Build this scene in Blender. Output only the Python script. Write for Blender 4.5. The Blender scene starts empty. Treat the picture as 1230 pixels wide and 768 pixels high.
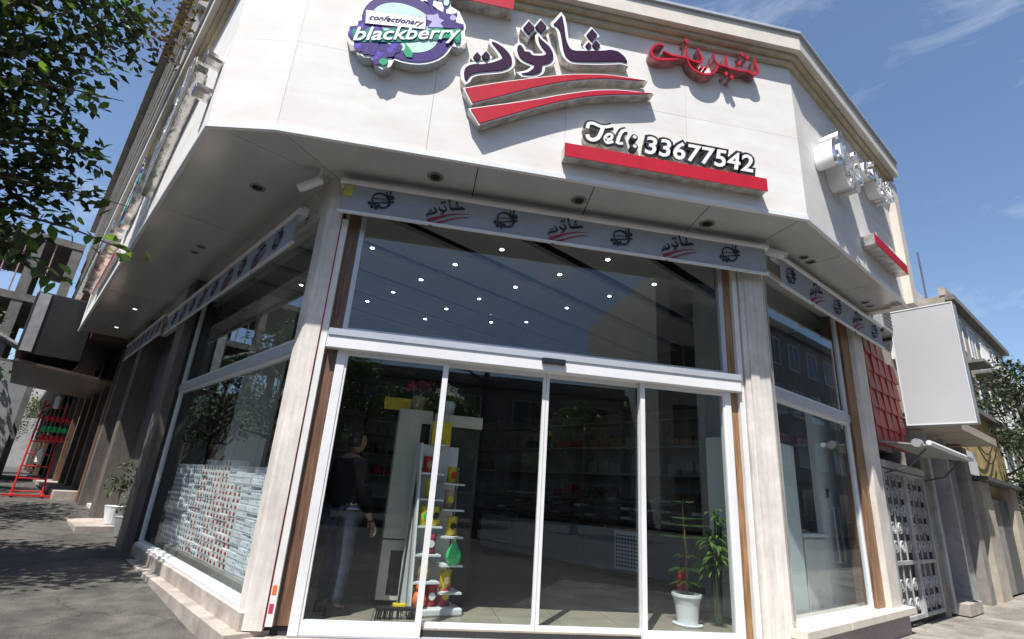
import bpy, bmesh, math, random
from mathutils import Vector, Matrix, noise
from mathutils.geometry import tessellate_polygon
random.seed(7)
R_ = math.radians
PI = math.pi
scene = bpy.context.scene
COL = scene.collection

# ---------------------------------------------------------------- camera
CAM = Vector((0, 0, 1.38))
FPX = 624.44
pitch, roll, yaw = R_(18.454), R_(4.123), R_(9.239)
fwd = Vector((math.sin(yaw)*math.cos(pitch), math.cos(yaw)*math.cos(pitch), math.sin(pitch)))
rgt = Vector((math.cos(yaw), -math.sin(yaw), 0))
upv = rgt.cross(fwd)
rg2 = math.cos(roll)*rgt + math.sin(roll)*upv
up2 = -math.sin(roll)*rgt + math.cos(roll)*upv
cd = bpy.data.cameras.new('camera')
cam = bpy.data.objects.new('camera', cd)
COL.objects.link(cam)
m = Matrix((rg2, up2, -fwd)).transposed().to_4x4()
m.translation = CAM
cam.matrix_world = m
cd.sensor_width = 36
cd.lens = FPX/1230*36
cd.clip_start = 0.05
cd.clip_end = 5000
scene.camera = cam

# ---------------------------------------------------------------- sky, sun, exposure
SUN_EL, SUN_ROT = 62.0, 212.0
w = bpy.data.worlds.new('World')
scene.world = w
w.use_nodes = True
nt = w.node_tree
nt.nodes.clear()
out = nt.nodes.new('ShaderNodeOutputWorld')
bg = nt.nodes.new('ShaderNodeBackground')
sky = nt.nodes.new('ShaderNodeTexSky')
sky.sky_type = 'NISHITA'
sky.sun_disc = False
sky.sun_elevation = R_(SUN_EL)
sky.sun_rotation = R_(SUN_ROT)
sky.air_density = 1.0
sky.dust_density = 1.0
sky.ozone_density = 3.0
tc = nt.nodes.new('ShaderNodeTexCoord')
mp = nt.nodes.new('ShaderNodeMapping')
mp.inputs['Scale'].default_value = (2.4, 2.4, 5.5)
mp.inputs['Location'].default_value = (1.7, 0.4, 0.9)
nz = nt.nodes.new('ShaderNodeTexNoise')
nz.inputs['Scale'].default_value = 1.7
nz.inputs['Detail'].default_value = 9
nz.inputs['Roughness'].default_value = 0.62
nz.inputs['Distortion'].default_value = 0.5
cr = nt.nodes.new('ShaderNodeValToRGB')
cr.color_ramp.elements[0].position = 0.55
cr.color_ramp.elements[1].position = 0.86
cr.color_ramp.elements[0].color = (0, 0, 0, 1)
cr.color_ramp.elements[1].color = (0.42, 0.42, 0.42, 1)
mx = nt.nodes.new('ShaderNodeMix')
mx.data_type = 'RGBA'
mx.inputs[7].default_value = (7.5, 7.9, 8.4, 1)
nt.links.new(tc.outputs['Generated'], mp.inputs['Vector'])
nt.links.new(mp.outputs['Vector'], nz.inputs['Vector'])
nt.links.new(nz.outputs['Fac'], cr.inputs['Fac'])
nt.links.new(cr.outputs['Color'], mx.inputs[0])
nt.links.new(sky.outputs['Color'], mx.inputs[6])
nt.links.new(mx.outputs[2], bg.inputs['Color'])
bg.inputs['Strength'].default_value = 0.098
nt.links.new(bg.outputs[0], out.inputs[0])

sd = bpy.data.lights.new('sun', 'SUN')
sd.energy = 4.3
sd.angle = R_(0.53)
sd.color = (1.0, 0.955, 0.89)
sun = bpy.data.objects.new('sun', sd)
COL.objects.link(sun)
az = R_(SUN_ROT)
to_sun = Vector((math.sin(az)*math.cos(R_(SUN_EL)), math.cos(az)*math.cos(R_(SUN_EL)), math.sin(R_(SUN_EL))))
sun.rotation_euler = to_sun.to_track_quat('Z', 'Y').to_euler()
sun.location = to_sun*40
scene.view_settings.view_transform = 'Standard'
scene.view_settings.look = 'None'
scene.view_settings.exposure = 0.86
scene.view_settings.gamma = 1.0
scene.render.engine = 'CYCLES'
scene.cycles.max_bounces = 8
scene.cycles.transparent_max_bounces = 16

# ---------------------------------------------------------------- frames
class Frame:
    def __init__(s, P, az, flip=False):
        s.P = Vector((P[0], P[1]))
        s.az = R_(az)
        s.U = Vector((math.cos(s.az), math.sin(s.az)))
        s.N = Vector((s.U.y, -s.U.x))
        if flip: s.N = -s.N
        s.sg = -1 if flip else 1
    def pt(s, u, n, z):
        q = s.P + s.U*u + s.N*n
        return Vector((q.x, q.y, z))
    def on(s, px, py, n=0.0):
        """where the sight line through a photo pixel meets the plane n metres in front of this wall: (u, z)"""
        d = rg2*((px-615)/FPX) + up2*(-(py-384)/FPX) + fwd
        P = s.P + s.N*n
        t = s.N.dot(P)/(s.N.x*d.x + s.N.y*d.y)
        q = CAM + d*t
        return ((Vector((q.x, q.y))-P).dot(s.U), q.z)
F = Frame((0, 5.2), 0)
L = Frame((-1.2, 5.15), 123.5, True)
Rt = Frame((3.77, 5.15), 29.1)
FF = Frame((0, 4.41), 0)
FC = Frame((-2.28, 4.53), math.degrees(math.atan2(-0.12, 0.64)))
FL = Frame((-2.28, 4.53), 123.2, True)
FR = Frame((3.91, 4.41), 29.5)
W = Frame((0, 0), 0)          # world-aligned

# ---------------------------------------------------------------- materials
MATS = {}
def mat(name, col, rough=0.6, metal=0.0, var=0.12, scale=6.0, stretch=(1, 1, 1), bump=0.0, bscale=40.0, col2=None, coat=0.0,
        emit=None, estr=0.0, rvar=0.0, alpha=None, trans=0.0, spec=None, dirt=0.0):
    if name in MATS: return MATS[name]
    M = bpy.data.materials.new(name); MATS[name] = M
    M.use_nodes = True
    n = M.node_tree.nodes; l = M.node_tree.links
    b = n['Principled BSDF']
    b.inputs['Roughness'].default_value = rough
    b.inputs['Metallic'].default_value = metal
    if spec is not None: b.inputs['Specular IOR Level'].default_value = spec
    if coat: b.inputs['Coat Weight'].default_value = coat; b.inputs['Coat Roughness'].default_value = 0.12
    if trans: b.inputs['Transmission Weight'].default_value = trans
    if emit:
        b.inputs['Emission Color'].default_value = (*emit, 1); b.inputs['Emission Strength'].default_value = estr
    t = n.new('ShaderNodeTexCoord'); mp = n.new('ShaderNodeMapping')
    mp.inputs['Scale'].default_value = stretch
    geo = n.new('ShaderNodeNewGeometry')
    l.new(geo.outputs['Position'], mp.inputs['Vector'])
    no = n.new('ShaderNodeTexNoise'); no.inputs['Scale'].default_value = scale; no.inputs['Detail'].default_value = 7
    no.inputs['Roughness'].default_value = 0.6
    l.new(mp.outputs['Vector'], no.inputs['Vector'])
    c2 = col2 if col2 else tuple(max(0, c*(1-var*2.2)) for c in col)
    c1 = col if col2 else tuple(min(1, c*(1+var*0.6)) for c in col)
    r = n.new('ShaderNodeValToRGB')
    r.color_ramp.elements[0].position = 0.32; r.color_ramp.elements[1].position = 0.66
    r.color_ramp.elements[0].color = (*c2, 1); r.color_ramp.elements[1].color = (*c1, 1)
    l.new(no.outputs['Fac'], r.inputs['Fac'])
    last = r.outputs['Color']
    if rvar:
        oi = n.new('ShaderNodeObjectInfo'); mr = n.new('ShaderNodeMapRange')
        mr.inputs[3].default_value = 1-rvar; mr.inputs[4].default_value = 1+rvar*0.4
        l.new(oi.outputs['Random'], mr.inputs[0])
        mm = n.new('ShaderNodeVectorMath'); mm.operation = 'SCALE'
        l.new(last, mm.inputs[0]); l.new(mr.outputs[0], mm.inputs['Scale']); last = mm.outputs[0]
    if dirt:
        n3 = n.new('ShaderNodeTexNoise'); n3.inputs['Scale'].default_value = 1.1; n3.inputs['Detail'].default_value = 10
        n3.inputs['Roughness'].default_value = 0.72
        l.new(geo.outputs['Position'], n3.inputs['Vector'])
        r3 = n.new('ShaderNodeValToRGB'); r3.color_ramp.elements[0].position = 0.42; r3.color_ramp.elements[1].position = 0.62
        r3.color_ramp.elements[0].color = (1-dirt, 1-dirt, 1-dirt, 1); r3.color_ramp.elements[1].color = (1, 1, 1, 1)
        l.new(n3.outputs['Fac'], r3.inputs['Fac'])
        m3 = n.new('ShaderNodeVectorMath'); m3.operation = 'MULTIPLY'
        l.new(last, m3.inputs[0]); l.new(r3.outputs['Color'], m3.inputs[1]); last = m3.outputs[0]
    l.new(last, b.inputs['Base Color'])
    # roughness variation
    mr2 = n.new('ShaderNodeMapRange'); mr2.inputs[3].default_value = max(0.02, rough-0.08); mr2.inputs[4].default_value = min(1, rough+0.1)
    l.new(no.outputs['Fac'], mr2.inputs[0]); l.new(mr2.outputs[0], b.inputs['Roughness'])
    if bump:
        n2 = n.new('ShaderNodeTexNoise'); n2.inputs['Scale'].default_value = bscale; n2.inputs['Detail'].default_value = 6
        l.new(mp.outputs['Vector'], n2.inputs['Vector'])
        bp = n.new('ShaderNodeBump'); bp.inputs['Strength'].default_value = bump; bp.inputs['Distance'].default_value = 0.01
        l.new(n2.outputs['Fac'], bp.inputs['Height']); l.new(bp.outputs[0], b.inputs['Normal'])
    return M

def glass_mat(name, tint, r0, rough=0.0):
    M = bpy.data.materials.new(name); MATS[name] = M; M.use_nodes = True
    n = M.node_tree.nodes; l = M.node_tree.links; n.clear()
    o = n.new('ShaderNodeOutputMaterial'); mix = n.new('ShaderNodeMixShader')
    tr = n.new('ShaderNodeBsdfTransparent'); tr.inputs[0].default_value = (*tint, 1)
    gl = n.new('ShaderNodeBsdfGlossy'); gl.inputs['Roughness'].default_value = rough
    gl.inputs['Color'].default_value = (0.92, 0.97, 1.0, 1)
    lw = n.new('ShaderNodeLayerWeight'); lw.inputs[0].default_value = 0.5
    p = n.new('ShaderNodeMath'); p.operation = 'POWER'; p.inputs[1].default_value = 4.0
    a = n.new('ShaderNodeMath'); a.operation = 'MULTIPLY_ADD'; a.inputs[1].default_value = 0.50; a.inputs[2].default_value = r0
    l.new(lw.outputs['Facing'], p.inputs[0]); l.new(p.outputs[0], a.inputs[0]); l.new(a.outputs[0], mix.inputs[0])
    l.new(tr.outputs[0], mix.inputs[1]); l.new(gl.outputs[0], mix.inputs[2]); l.new(mix.outputs[0], o.inputs[0])
    if name == 'shop_glass':      # slight waviness of float glass
        g = n.new('ShaderNodeNewGeometry'); no = n.new('ShaderNodeTexNoise'); no.inputs['Scale'].default_value = 0.9; no.inputs['Detail'].default_value = 2
        bp = n.new('ShaderNodeBump'); bp.inputs['Strength'].default_value = 0.03; bp.inputs['Distance'].default_value = 0.01
        l.new(g.outputs['Position'], no.inputs['Vector']); l.new(no.outputs['Fac'], bp.inputs['Height']); l.new(bp.outputs[0], gl.inputs['Normal'])
    return M
glass_mat('shop_glass', (0.91, 0.94, 0.935), 0.042)
glass_mat('clear_glass', (0.93, 0.95, 0.95), 0.05)

mat('marble', (0.765, 0.75, 0.73), 0.72, spec=0.2, col2=(0.69, 0.655, 0.615), scale=2.0, stretch=(0.7, 0.7, 2.6), dirt=0.05, bump=0.05, bscale=30, rvar=0.03)
mat('marble_trim', (0.66, 0.61, 0.53), 0.45, var=0.06, scale=4, bump=0.05)
mat('beige_trim', (0.50, 0.42, 0.29), 0.55, var=0.1)
mat('shaded_post_stone', (0.16, 0.14, 0.125), 0.6, var=0.14, scale=5, stretch=(7, 7, 0.6), bump=0.2, dirt=0.3)  # stone darkened, shade of the soffit and trees put into its colour
mat('stone_column', (0.78, 0.735, 0.68), 0.55, var=0.07, scale=4, stretch=(6, 6, 0.5), bump=0.25, bscale=30, dirt=0.25)
mat('stone_ledge', (0.52, 0.46, 0.41), 0.6, var=0.14, scale=4, bump=0.2, bscale=25, rvar=0.12, dirt=0.3)
mat('stone_pink', (0.36, 0.30, 0.31), 0.6, var=0.12, scale=30, bump=0.15, rvar=0.1)
mat('brown_stone', (0.17, 0.09, 0.055), 0.5, var=0.3, scale=5, stretch=(10, 10, 0.5), bump=0.2, bscale=30)
mat('wood', (0.34, 0.19, 0.09), 0.5, var=0.3, scale=5, stretch=(9, 9, 0.5), bump=0.15)
mat('white_alu', (0.74, 0.75, 0.77), 0.32, var=0.02, dirt=0.06)
mat('grey_alu', (0.46, 0.49, 0.54), 0.35, metal=0.2, var=0.03)
mat('soffit', (0.50, 0.50, 0.485), 0.2, var=0.04, scale=1.5, coat=0.6, rvar=0.05, dirt=0.06)
mat('dark_gap', (0.03, 0.03, 0.03), 0.8, var=0.1)
mat('black', (0.015, 0.015, 0.017), 0.45, var=0.1)
mat('black_gloss', (0.012, 0.012, 0.014), 0.12, var=0.1)
mat('chrome', (0.78, 0.76, 0.73), 0.16, metal=1.0, var=0.05, bump=0.35, bscale=9)
mat('sign_side', (0.62, 0.58, 0.53), 0.3, metal=0.5, var=0.22, scale=9, bump=0.2)
mat('sign_side2', (0.50, 0.20, 0.20), 0.3, metal=0.3, var=0.3, scale=9)
mat('sign_white', (0.80, 0.80, 0.79), 0.35, var=0.015)
mat('sign_purple', (0.034, 0.007, 0.040), 0.6, var=0.04, spec=0.08)
mat('sign_red', (0.46, 0.018, 0.04), 0.6, var=0.05, spec=0.1)
mat('logo_purple', (0.06, 0.035, 0.19), 0.6, var=0.05, spec=0.1)
mat('logo_violet', (0.12, 0.08, 0.50), 0.6, var=0.2, scale=50, spec=0.1)
mat('logo_lilac', (0.48, 0.42, 0.80), 0.6, spec=0.1, var=0.05)
mat('logo_mint', (0.55, 0.80, 0.68), 0.6, spec=0.1, var=0.05)
mat('logo_green', (0.03, 0.36, 0.18), 0.6, spec=0.1, var=0.1)
mat('logo_teal', (0.02, 0.22, 0.20), 0.6, spec=0.1, var=0.1)
mat('awning', (0.36, 0.40, 0.47), 0.85, var=0.05, bump=0.1, bscale=120, dirt=0.08)
mat('awning_dark', (0.13, 0.13, 0.14), 0.85, var=0.1)
mat('print_dark', (0.02, 0.035, 0.06), 0.8, var=0.1)
mat('print_red', (0.32, 0.03, 0.07), 0.8, var=0.1)
mat('yellow_tape', (0.55, 0.50, 0.10), 0.6, var=0.1)
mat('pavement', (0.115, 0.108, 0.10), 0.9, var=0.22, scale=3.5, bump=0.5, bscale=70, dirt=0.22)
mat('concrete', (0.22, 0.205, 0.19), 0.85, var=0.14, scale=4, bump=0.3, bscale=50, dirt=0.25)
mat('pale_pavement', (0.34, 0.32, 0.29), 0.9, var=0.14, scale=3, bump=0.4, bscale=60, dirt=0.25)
mat('road', (0.055, 0.055, 0.057), 0.9, var=0.2, scale=4, bump=0.4, bscale=80, dirt=0.2)
mat('floor_tile', (0.35, 0.31, 0.25), 0.3, var=0.12, scale=2.5, rvar=0.06)
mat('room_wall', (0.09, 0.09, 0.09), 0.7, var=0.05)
mat('ceiling', (0.36, 0.35, 0.335), 0.6, var=0.03, rvar=0.03)
mat('shelf_white', (0.30, 0.30, 0.295), 0.4, var=0.04)
mat('white_paint', (0.72, 0.72, 0.70), 0.4, var=0.04)
mat('cream_paint', (0.58, 0.55, 0.45), 0.45, var=0.05)
mat('white_plastic', (0.72, 0.74, 0.76), 0.35, var=0.04)
mat('carton_white', (0.88, 0.90, 0.93), 0.55, var=0.04, scale=20, rvar=0.12)
mat('carton_navy', (0.05, 0.08, 0.16), 0.55, var=0.1)
mat('carton_red', (0.42, 0.03, 0.04), 0.55, var=0.1)
mat('carton_pale', (0.90, 0.90, 0.90), 0.5, var=0.04, scale=20, rvar=0.08)
mat('yellow', (0.75, 0.55, 0.03), 0.35, var=0.12, scale=20)
mat('red', (0.60, 0.03, 0.03), 0.35, var=0.12, scale=20)
mat('red_metal', (0.44, 0.045, 0.032), 0.5, var=0.18, scale=4, rvar=0.12, dirt=0.2)
mat('green_plastic', (0.03, 0.55, 0.16), 0.3, var=0.1)
mat('orange', (0.75, 0.18, 0.05), 0.4, var=0.1)
mat('tan', (0.50, 0.34, 0.18), 0.6, var=0.15)
mat('jeans', (0.040, 0.056, 0.092), 0.85, var=0.25, scale=14, bump=0.3)
mat('dark_cloth', (0.008, 0.008, 0.010), 0.95, var=0.2, spec=0.05)
mat('skin', (0.27, 0.15, 0.10), 0.55, var=0.06)
mat('hair', (0.02, 0.014, 0.01), 0.55, var=0.3, scale=60)
mat('leaf_dark', (0.035, 0.065, 0.018), 0.55, var=0.25, rvar=0.35, scale=2)
mat('leaf_mid', (0.06, 0.115, 0.03), 0.5, var=0.25, rvar=0.3, scale=2)
mat('leaf_light', (0.13, 0.24, 0.05), 0.45, var=0.2, rvar=0.25, scale=3)
mat('leaf_brown', (0.065, 0.042, 0.022), 0.6, var=0.3, scale=2)
mat('bark', (0.12, 0.095, 0.07), 0.9, var=0.25, scale=8, stretch=(4, 4, 1), bump=0.6, bscale=20)
mat('stem', (0.10, 0.13, 0.05), 0.6, var=0.2)
mat('soil', (0.05, 0.035, 0.025), 0.95, var=0.3)
mat('petal_white', (0.75, 0.72, 0.62), 0.6, var=0.1)
mat('dark_violet', (0.06, 0.04, 0.14), 0.5, var=0.1)
mat('petal_red', (0.45, 0.03, 0.08), 0.6, var=0.2)
mat('galv', (0.42, 0.43, 0.44), 0.45, metal=0.3, var=0.1, dirt=0.15)
mat('iron_white', (0.46, 0.47, 0.48), 0.5, var=0.12, dirt=0.3)
mat('iron_dark', (0.09, 0.095, 0.10), 0.5, var=0.15)
mat('lightbox', (0.47, 0.475, 0.49), 0.4, var=0.03, scale=0.8, bump=0.04, bscale=2)
mat('plaster_cream', (0.46, 0.41, 0.34), 0.85, var=0.1, scale=3, bump=0.2, dirt=0.25)
mat('plaster_yellow', (0.50, 0.38, 0.16), 0.85, var=0.12, scale=3, bump=0.2, dirt=0.25)
mat('plaster_grey', (0.30, 0.28, 0.26), 0.85, var=0.15, scale=3, bump=0.2, dirt=0.25)
mat('dark_render', (0.10, 0.095, 0.085), 0.85, var=0.2, scale=2, dirt=0.3)
mat('brick_pink', (0.40, 0.27, 0.23), 0.8, var=0.2, scale=12, bump=0.3)
mat('facade_light', (0.55, 0.53, 0.50), 0.7, var=0.08, scale=3, dirt=0.12)
mat('warm_render', (0.44, 0.38, 0.31), 0.8, var=0.1, scale=2, dirt=0.3)
mat('window_dark', (0.03, 0.035, 0.04), 0.12, var=0.1)
mat('window_blue', (0.10, 0.13, 0.17), 0.1, var=0.1)
mat('tarp', (0.36, 0.38, 0.38), 0.6, var=0.08, scale=2, dirt=0.15)
mat('copper_panel', (0.13, 0.09, 0.075), 0.35, metal=0.3, var=0.25, scale=1.5)
mat('mirror_panel', (0.22, 0.25, 0.30), 0.12, metal=0.9, var=0.25, scale=1.2)
mat('lamp_glow', (1, 1, 1), 0.4, var=0.0, emit=(1.0, 0.97, 0.92), estr=7.0)
mat('lamp_glow_soft', (1, 1, 1), 0.4, var=0.0, emit=(1.0, 0.95, 0.88), estr=2.5)
mat('car_paint', (0.05, 0.055, 0.06), 0.2, var=0.03, coat=0.8)
mat('rubber', (0.02, 0.02, 0.02), 0.85, var=0.1)
mat('steel', (0.55, 0.56, 0.58), 0.25, metal=1.0, var=0.05)
mat('fridge_white', (0.72, 0.80, 0.81), 0.35, var=0.03)
mat('handle_steel', (0.75, 0.76, 0.78), 0.15, metal=1.0, var=0.02)

for nm in ('leaf_dark', 'leaf_mid', 'leaf_light', 'leaf_brown'):
    M = MATS[nm]; n = M.node_tree.nodes; l = M.node_tree.links; b = n['Principled BSDF']
    t = n.new('ShaderNodeBsdfTranslucent'); mxs = n.new('ShaderNodeMixShader'); mxs.inputs[0].default_value = 0.16 if nm == 'leaf_dark' else 0.32
    sc_ = n.new('ShaderNodeVectorMath'); sc_.operation = 'MULTIPLY'; sc_.inputs[1].default_value = (2.6, 2.6, 1.2)
    src = b.inputs['Base Color'].links[0].from_socket
    l.new(src, sc_.inputs[0]); l.new(sc_.outputs[0], t.inputs['Color'])
    l.new(b.outputs[0], mxs.inputs[1]); l.new(t.outputs[0], mxs.inputs[2])
    l.new(mxs.outputs[0], n['Material Output'].inputs[0])
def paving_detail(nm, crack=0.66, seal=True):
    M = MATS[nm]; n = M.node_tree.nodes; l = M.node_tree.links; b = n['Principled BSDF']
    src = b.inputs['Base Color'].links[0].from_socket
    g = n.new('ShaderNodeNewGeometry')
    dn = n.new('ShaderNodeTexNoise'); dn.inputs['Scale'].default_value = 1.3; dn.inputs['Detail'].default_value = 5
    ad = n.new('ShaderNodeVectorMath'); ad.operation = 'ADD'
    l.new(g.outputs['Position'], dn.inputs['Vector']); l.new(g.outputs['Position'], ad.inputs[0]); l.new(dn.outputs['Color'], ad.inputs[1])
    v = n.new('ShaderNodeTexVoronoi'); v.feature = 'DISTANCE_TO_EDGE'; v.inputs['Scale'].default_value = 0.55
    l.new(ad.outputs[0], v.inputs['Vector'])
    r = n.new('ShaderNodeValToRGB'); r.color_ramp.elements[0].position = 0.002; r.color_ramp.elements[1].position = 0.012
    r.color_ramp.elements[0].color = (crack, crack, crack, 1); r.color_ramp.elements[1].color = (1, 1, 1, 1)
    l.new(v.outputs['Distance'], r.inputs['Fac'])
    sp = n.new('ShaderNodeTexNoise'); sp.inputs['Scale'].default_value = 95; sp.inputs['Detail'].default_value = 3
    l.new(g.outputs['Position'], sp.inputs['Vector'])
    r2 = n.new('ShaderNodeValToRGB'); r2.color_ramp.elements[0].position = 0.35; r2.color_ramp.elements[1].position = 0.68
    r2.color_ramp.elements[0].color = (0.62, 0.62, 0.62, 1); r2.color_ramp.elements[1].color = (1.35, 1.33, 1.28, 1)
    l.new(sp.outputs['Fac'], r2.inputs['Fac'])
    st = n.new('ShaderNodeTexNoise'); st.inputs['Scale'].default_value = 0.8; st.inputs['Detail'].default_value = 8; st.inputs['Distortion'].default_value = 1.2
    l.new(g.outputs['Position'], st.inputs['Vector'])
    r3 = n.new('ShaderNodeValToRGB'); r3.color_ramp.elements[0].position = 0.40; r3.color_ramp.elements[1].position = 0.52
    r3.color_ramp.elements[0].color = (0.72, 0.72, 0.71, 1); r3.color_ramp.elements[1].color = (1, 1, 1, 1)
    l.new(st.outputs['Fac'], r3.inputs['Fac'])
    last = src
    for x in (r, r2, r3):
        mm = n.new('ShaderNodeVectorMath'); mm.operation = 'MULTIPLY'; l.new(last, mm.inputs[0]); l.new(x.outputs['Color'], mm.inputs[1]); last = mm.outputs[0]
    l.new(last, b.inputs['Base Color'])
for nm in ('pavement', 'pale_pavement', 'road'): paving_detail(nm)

# ---------------------------------------------------------------- mesh builder
class MB:
    def __init__(s): s.v = []; s.f = []; s.m = []
    def add(s, vs, fs, mi=0):
        b = len(s.v); s.v += [Vector(q) for q in vs]
        s.f += [tuple(i+b for i in f) for f in fs]; s.m += [mi]*len(fs); return s
    def box(s, fr, u0, u1, n0, n1, z0, z1, mi=0):
        c = [fr.pt(u, n, z) for z in (z0, z1) for n in (n0, n1) for u in (u0, u1)]
        return s.add(c, [(0, 1, 3, 2), (4, 6, 7, 5), (0, 4, 5, 1), (2, 3, 7, 6), (0, 2, 6, 4), (1, 5, 7, 3)], mi)
    def hexa(s, c, mi=0):   # 8 corners, bottom ring 4 then top ring 4
        return s.add(c, [(0, 3, 2, 1), (4, 5, 6, 7), (0, 1, 5, 4), (1, 2, 6, 5), (2, 3, 7, 6), (3, 0, 4, 7)], mi)
    def tube(s, pts, rad, seg=8, mi=0, cap=True):
        pts = [Vector(p) for p in pts]; n = len(pts)
        if not hasattr(rad, '__len__'): rad = [rad]*n
        rings = []; ref = None
        for i, p in enumerate(pts):
            t = (pts[min(i+1, n-1)]-pts[max(i-1, 0)]).normalized()
            if ref is None: ref = t.orthogonal().normalized()
            ref = (ref - t*ref.dot(t)).normalized(); bi = t.cross(ref)
            rings.append([p + (ref*math.cos(a)+bi*math.sin(a))*rad[i] for a in (2*PI*k/seg for k in range(seg))])
        vs = [q for r in rings for q in r]; fs = []
        for i in range(n-1):
            for k in range(seg):
                a = i*seg+k; b2 = i*seg+(k+1) % seg
                fs.append((a, b2, b2+seg, a+seg))
        if cap: fs.append(tuple(range(seg))[::-1]); fs.append(tuple((n-1)*seg+k for k in range(seg)))
        return s.add(vs, fs, mi)
    def lathe(s, c, prof, seg=16, mi=0):
        vs = []; fs = []
        for r, z in prof:
            for k in range(seg):
                a = 2*PI*k/seg; vs.append((c[0]+r*math.cos(a), c[1]+r*math.sin(a), c[2]+z))
        for i in range(len(prof)-1):
            for k in range(seg):
                a = i*seg+k; b2 = i*seg+(k+1) % seg; fs.append((a, b2, b2+seg, a+seg))
        fs.append(tuple(range(seg))[::-1]); fs.append(tuple((len(prof)-1)*seg+k for k in range(seg)))
        return s.add(vs, fs, mi)
    def plate(s, mp, poly, n0, n1, mi=0, side=None):
        """extrude a 2D outline; mp(x, z, n) -> world point"""
        N = len(poly); v = [mp(x, z, n0) for x, z in poly] + [mp(x, z, n1) for x, z in poly]
        tri = tessellate_polygon([[Vector((x, z, 0)) for x, z in poly]])
        b = len(s.v); s.v += v
        for t in tri:
            s.f.append(tuple(b+N+i for i in t)); s.m.append(mi)
            s.f.append(tuple(b+i for i in reversed(t))); s.m.append(mi if side is None else side)
        for i in range(N):
            j = (i+1) % N; s.f.append((b+i, b+j, b+N+j, b+N+i)); s.m.append(mi if side is None else side)
        return s

def ground_h(x, y):
    u = (Vector((x, y))-L.P).dot(L.U)
    v = max(0.0, min(u-0.5, 14.0))
    return 0.042*v

def tag(o, label=None, cat=None, group=None, kind=None):
    if label: o['label'] = label
    if cat: o['category'] = cat
    if group: o['group'] = group
    if kind: o['kind'] = kind
    return o

def thing(name, loc, label, cat, group=None, rz=0.0):
    o = bpy.data.objects.new(name, None); COL.objects.link(o)
    o.location = loc; o.rotation_euler = (0, 0, rz); o.empty_display_size = 0.2
    return tag(o, label, cat, group)

WM = {}
def wmat(o):
    M = Matrix.Translation(o.location) @ o.rotation_euler.to_matrix().to_4x4()
    return wmat(o.parent) @ M if o.parent else M

def obj(name, mb, mats, parent=None, smooth=False, bevel=0.0, recalc=True, label=None):
    me = bpy.data.meshes.new(name)
    if parent is not None:
        inv = wmat(parent).inverted(); vs = [inv @ Vector(v) for v in mb.v]
    else: vs = mb.v
    me.from_pydata([tuple(v) for v in vs], [], mb.f)
    if not isinstance(mats, (list, tuple)): mats = [mats]
    for q in mats: me.materials.append(MATS[q])
    me.polygons.foreach_set('material_index', mb.m)
    if recalc or bevel:
        bm = bmesh.new(); bm.from_mesh(me)
        if recalc: bmesh.ops.recalc_face_normals(bm, faces=bm.faces)
        if bevel:
            es = [e for e in bm.edges if len(e.link_faces) == 2 and e.calc_face_angle(0) > 0.6]
            bmesh.ops.bevel(bm, geom=es, offset=bevel, segments=2, affect='EDGES', profile=0.5, clamp_overlap=True)
        bm.to_mesh(me); bm.free()
    if smooth:
        for p in me.polygons: p.use_smooth = True
    o = bpy.data.objects.new(name, me); COL.objects.link(o)
    if parent is not None: o.parent = parent
    if label: o['label'] = label
    return o

def bx(name, m_, fr, u0, u1, n0, n1, z0, z1, parent=None, bevel=0.0, label=None):
    return obj(name, MB().box(fr, u0, u1, n0, n1, z0, z1), m_, parent, bevel=bevel, label=label)

def copy_tree(o, parent=None):
    c = o.copy(); COL.objects.link(c); c.parent = parent
    for ch in list(o.children): copy_tree(ch, c)
    return c

def struct(name, mb, mats): return tag(obj(name, mb, mats), kind='structure')

# ---------------------------------------------------------------- ground
def grid_sheet(name, xs, ys, m_, dz, mask=None):
    mb = MB(); vs = []; fs = []
    for y in ys:
        for x in xs: vs.append((x, y, ground_h(x, y)+dz))
    nx = len(xs)
    for j in range(len(ys)-1):
        for i in range(nx-1):
            cx = (xs[i]+xs[i+1])/2; cy = (ys[j]+ys[j+1])/2
            if mask and not mask(cx, cy): continue
            fs.append((j*nx+i, j*nx+i+1, (j+1)*nx+i+1, (j+1)*nx+i))
    mb.add(vs, fs)
    o = struct(name, mb, m_)
    for p in o.data.polygons:
        p.use_smooth = True
    return o
def rng(a, b, s):
    n = int(round((b-a)/s)); return [a+(b-a)*i/n for i in range(n+1)]
far = [-1500, -600, -250, -120, -70] + rng(-45, 55, 1.0) + [80, 140, 300, 700, 1500]
grid_sheet('ground', far, far, 'road', -0.14)
def strip_sheet(name, pts_fn, us, ns, m_, dz, thick=0.0):
    vs = []; fs = []
    for u in us:
        for n in ns:
            p = pts_fn(u, n); vs.append((p.x, p.y, ground_h(p.x, p.y)+dz))
    k = len(ns)
    for i in range(len(us)-1):
        for j in range(k-1):
            fs.append((i*k+j, i*k+j+1, (i+1)*k+j+1, (i+1)*k+j))
    if thick:
        b = len(vs); nn = len(us)*k
        vs += [(x, y, z-thick) for x, y, z in vs]
        fs += [tuple(q+b for q in reversed(f)) for f in fs]
        ring = [i*k for i in range(len(us))] + [(len(us)-1)*k+j for j in range(1, k)] + [i*k+k-1 for i in range(len(us)-2, -1, -1)] + [j for j in range(k-2, 0, -1)]
        for a, c in zip(ring, ring[1:]+ring[:1]): fs.append((a, c, c+b, a+b))
    return struct(name, MB().add(vs, fs), m_)
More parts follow.
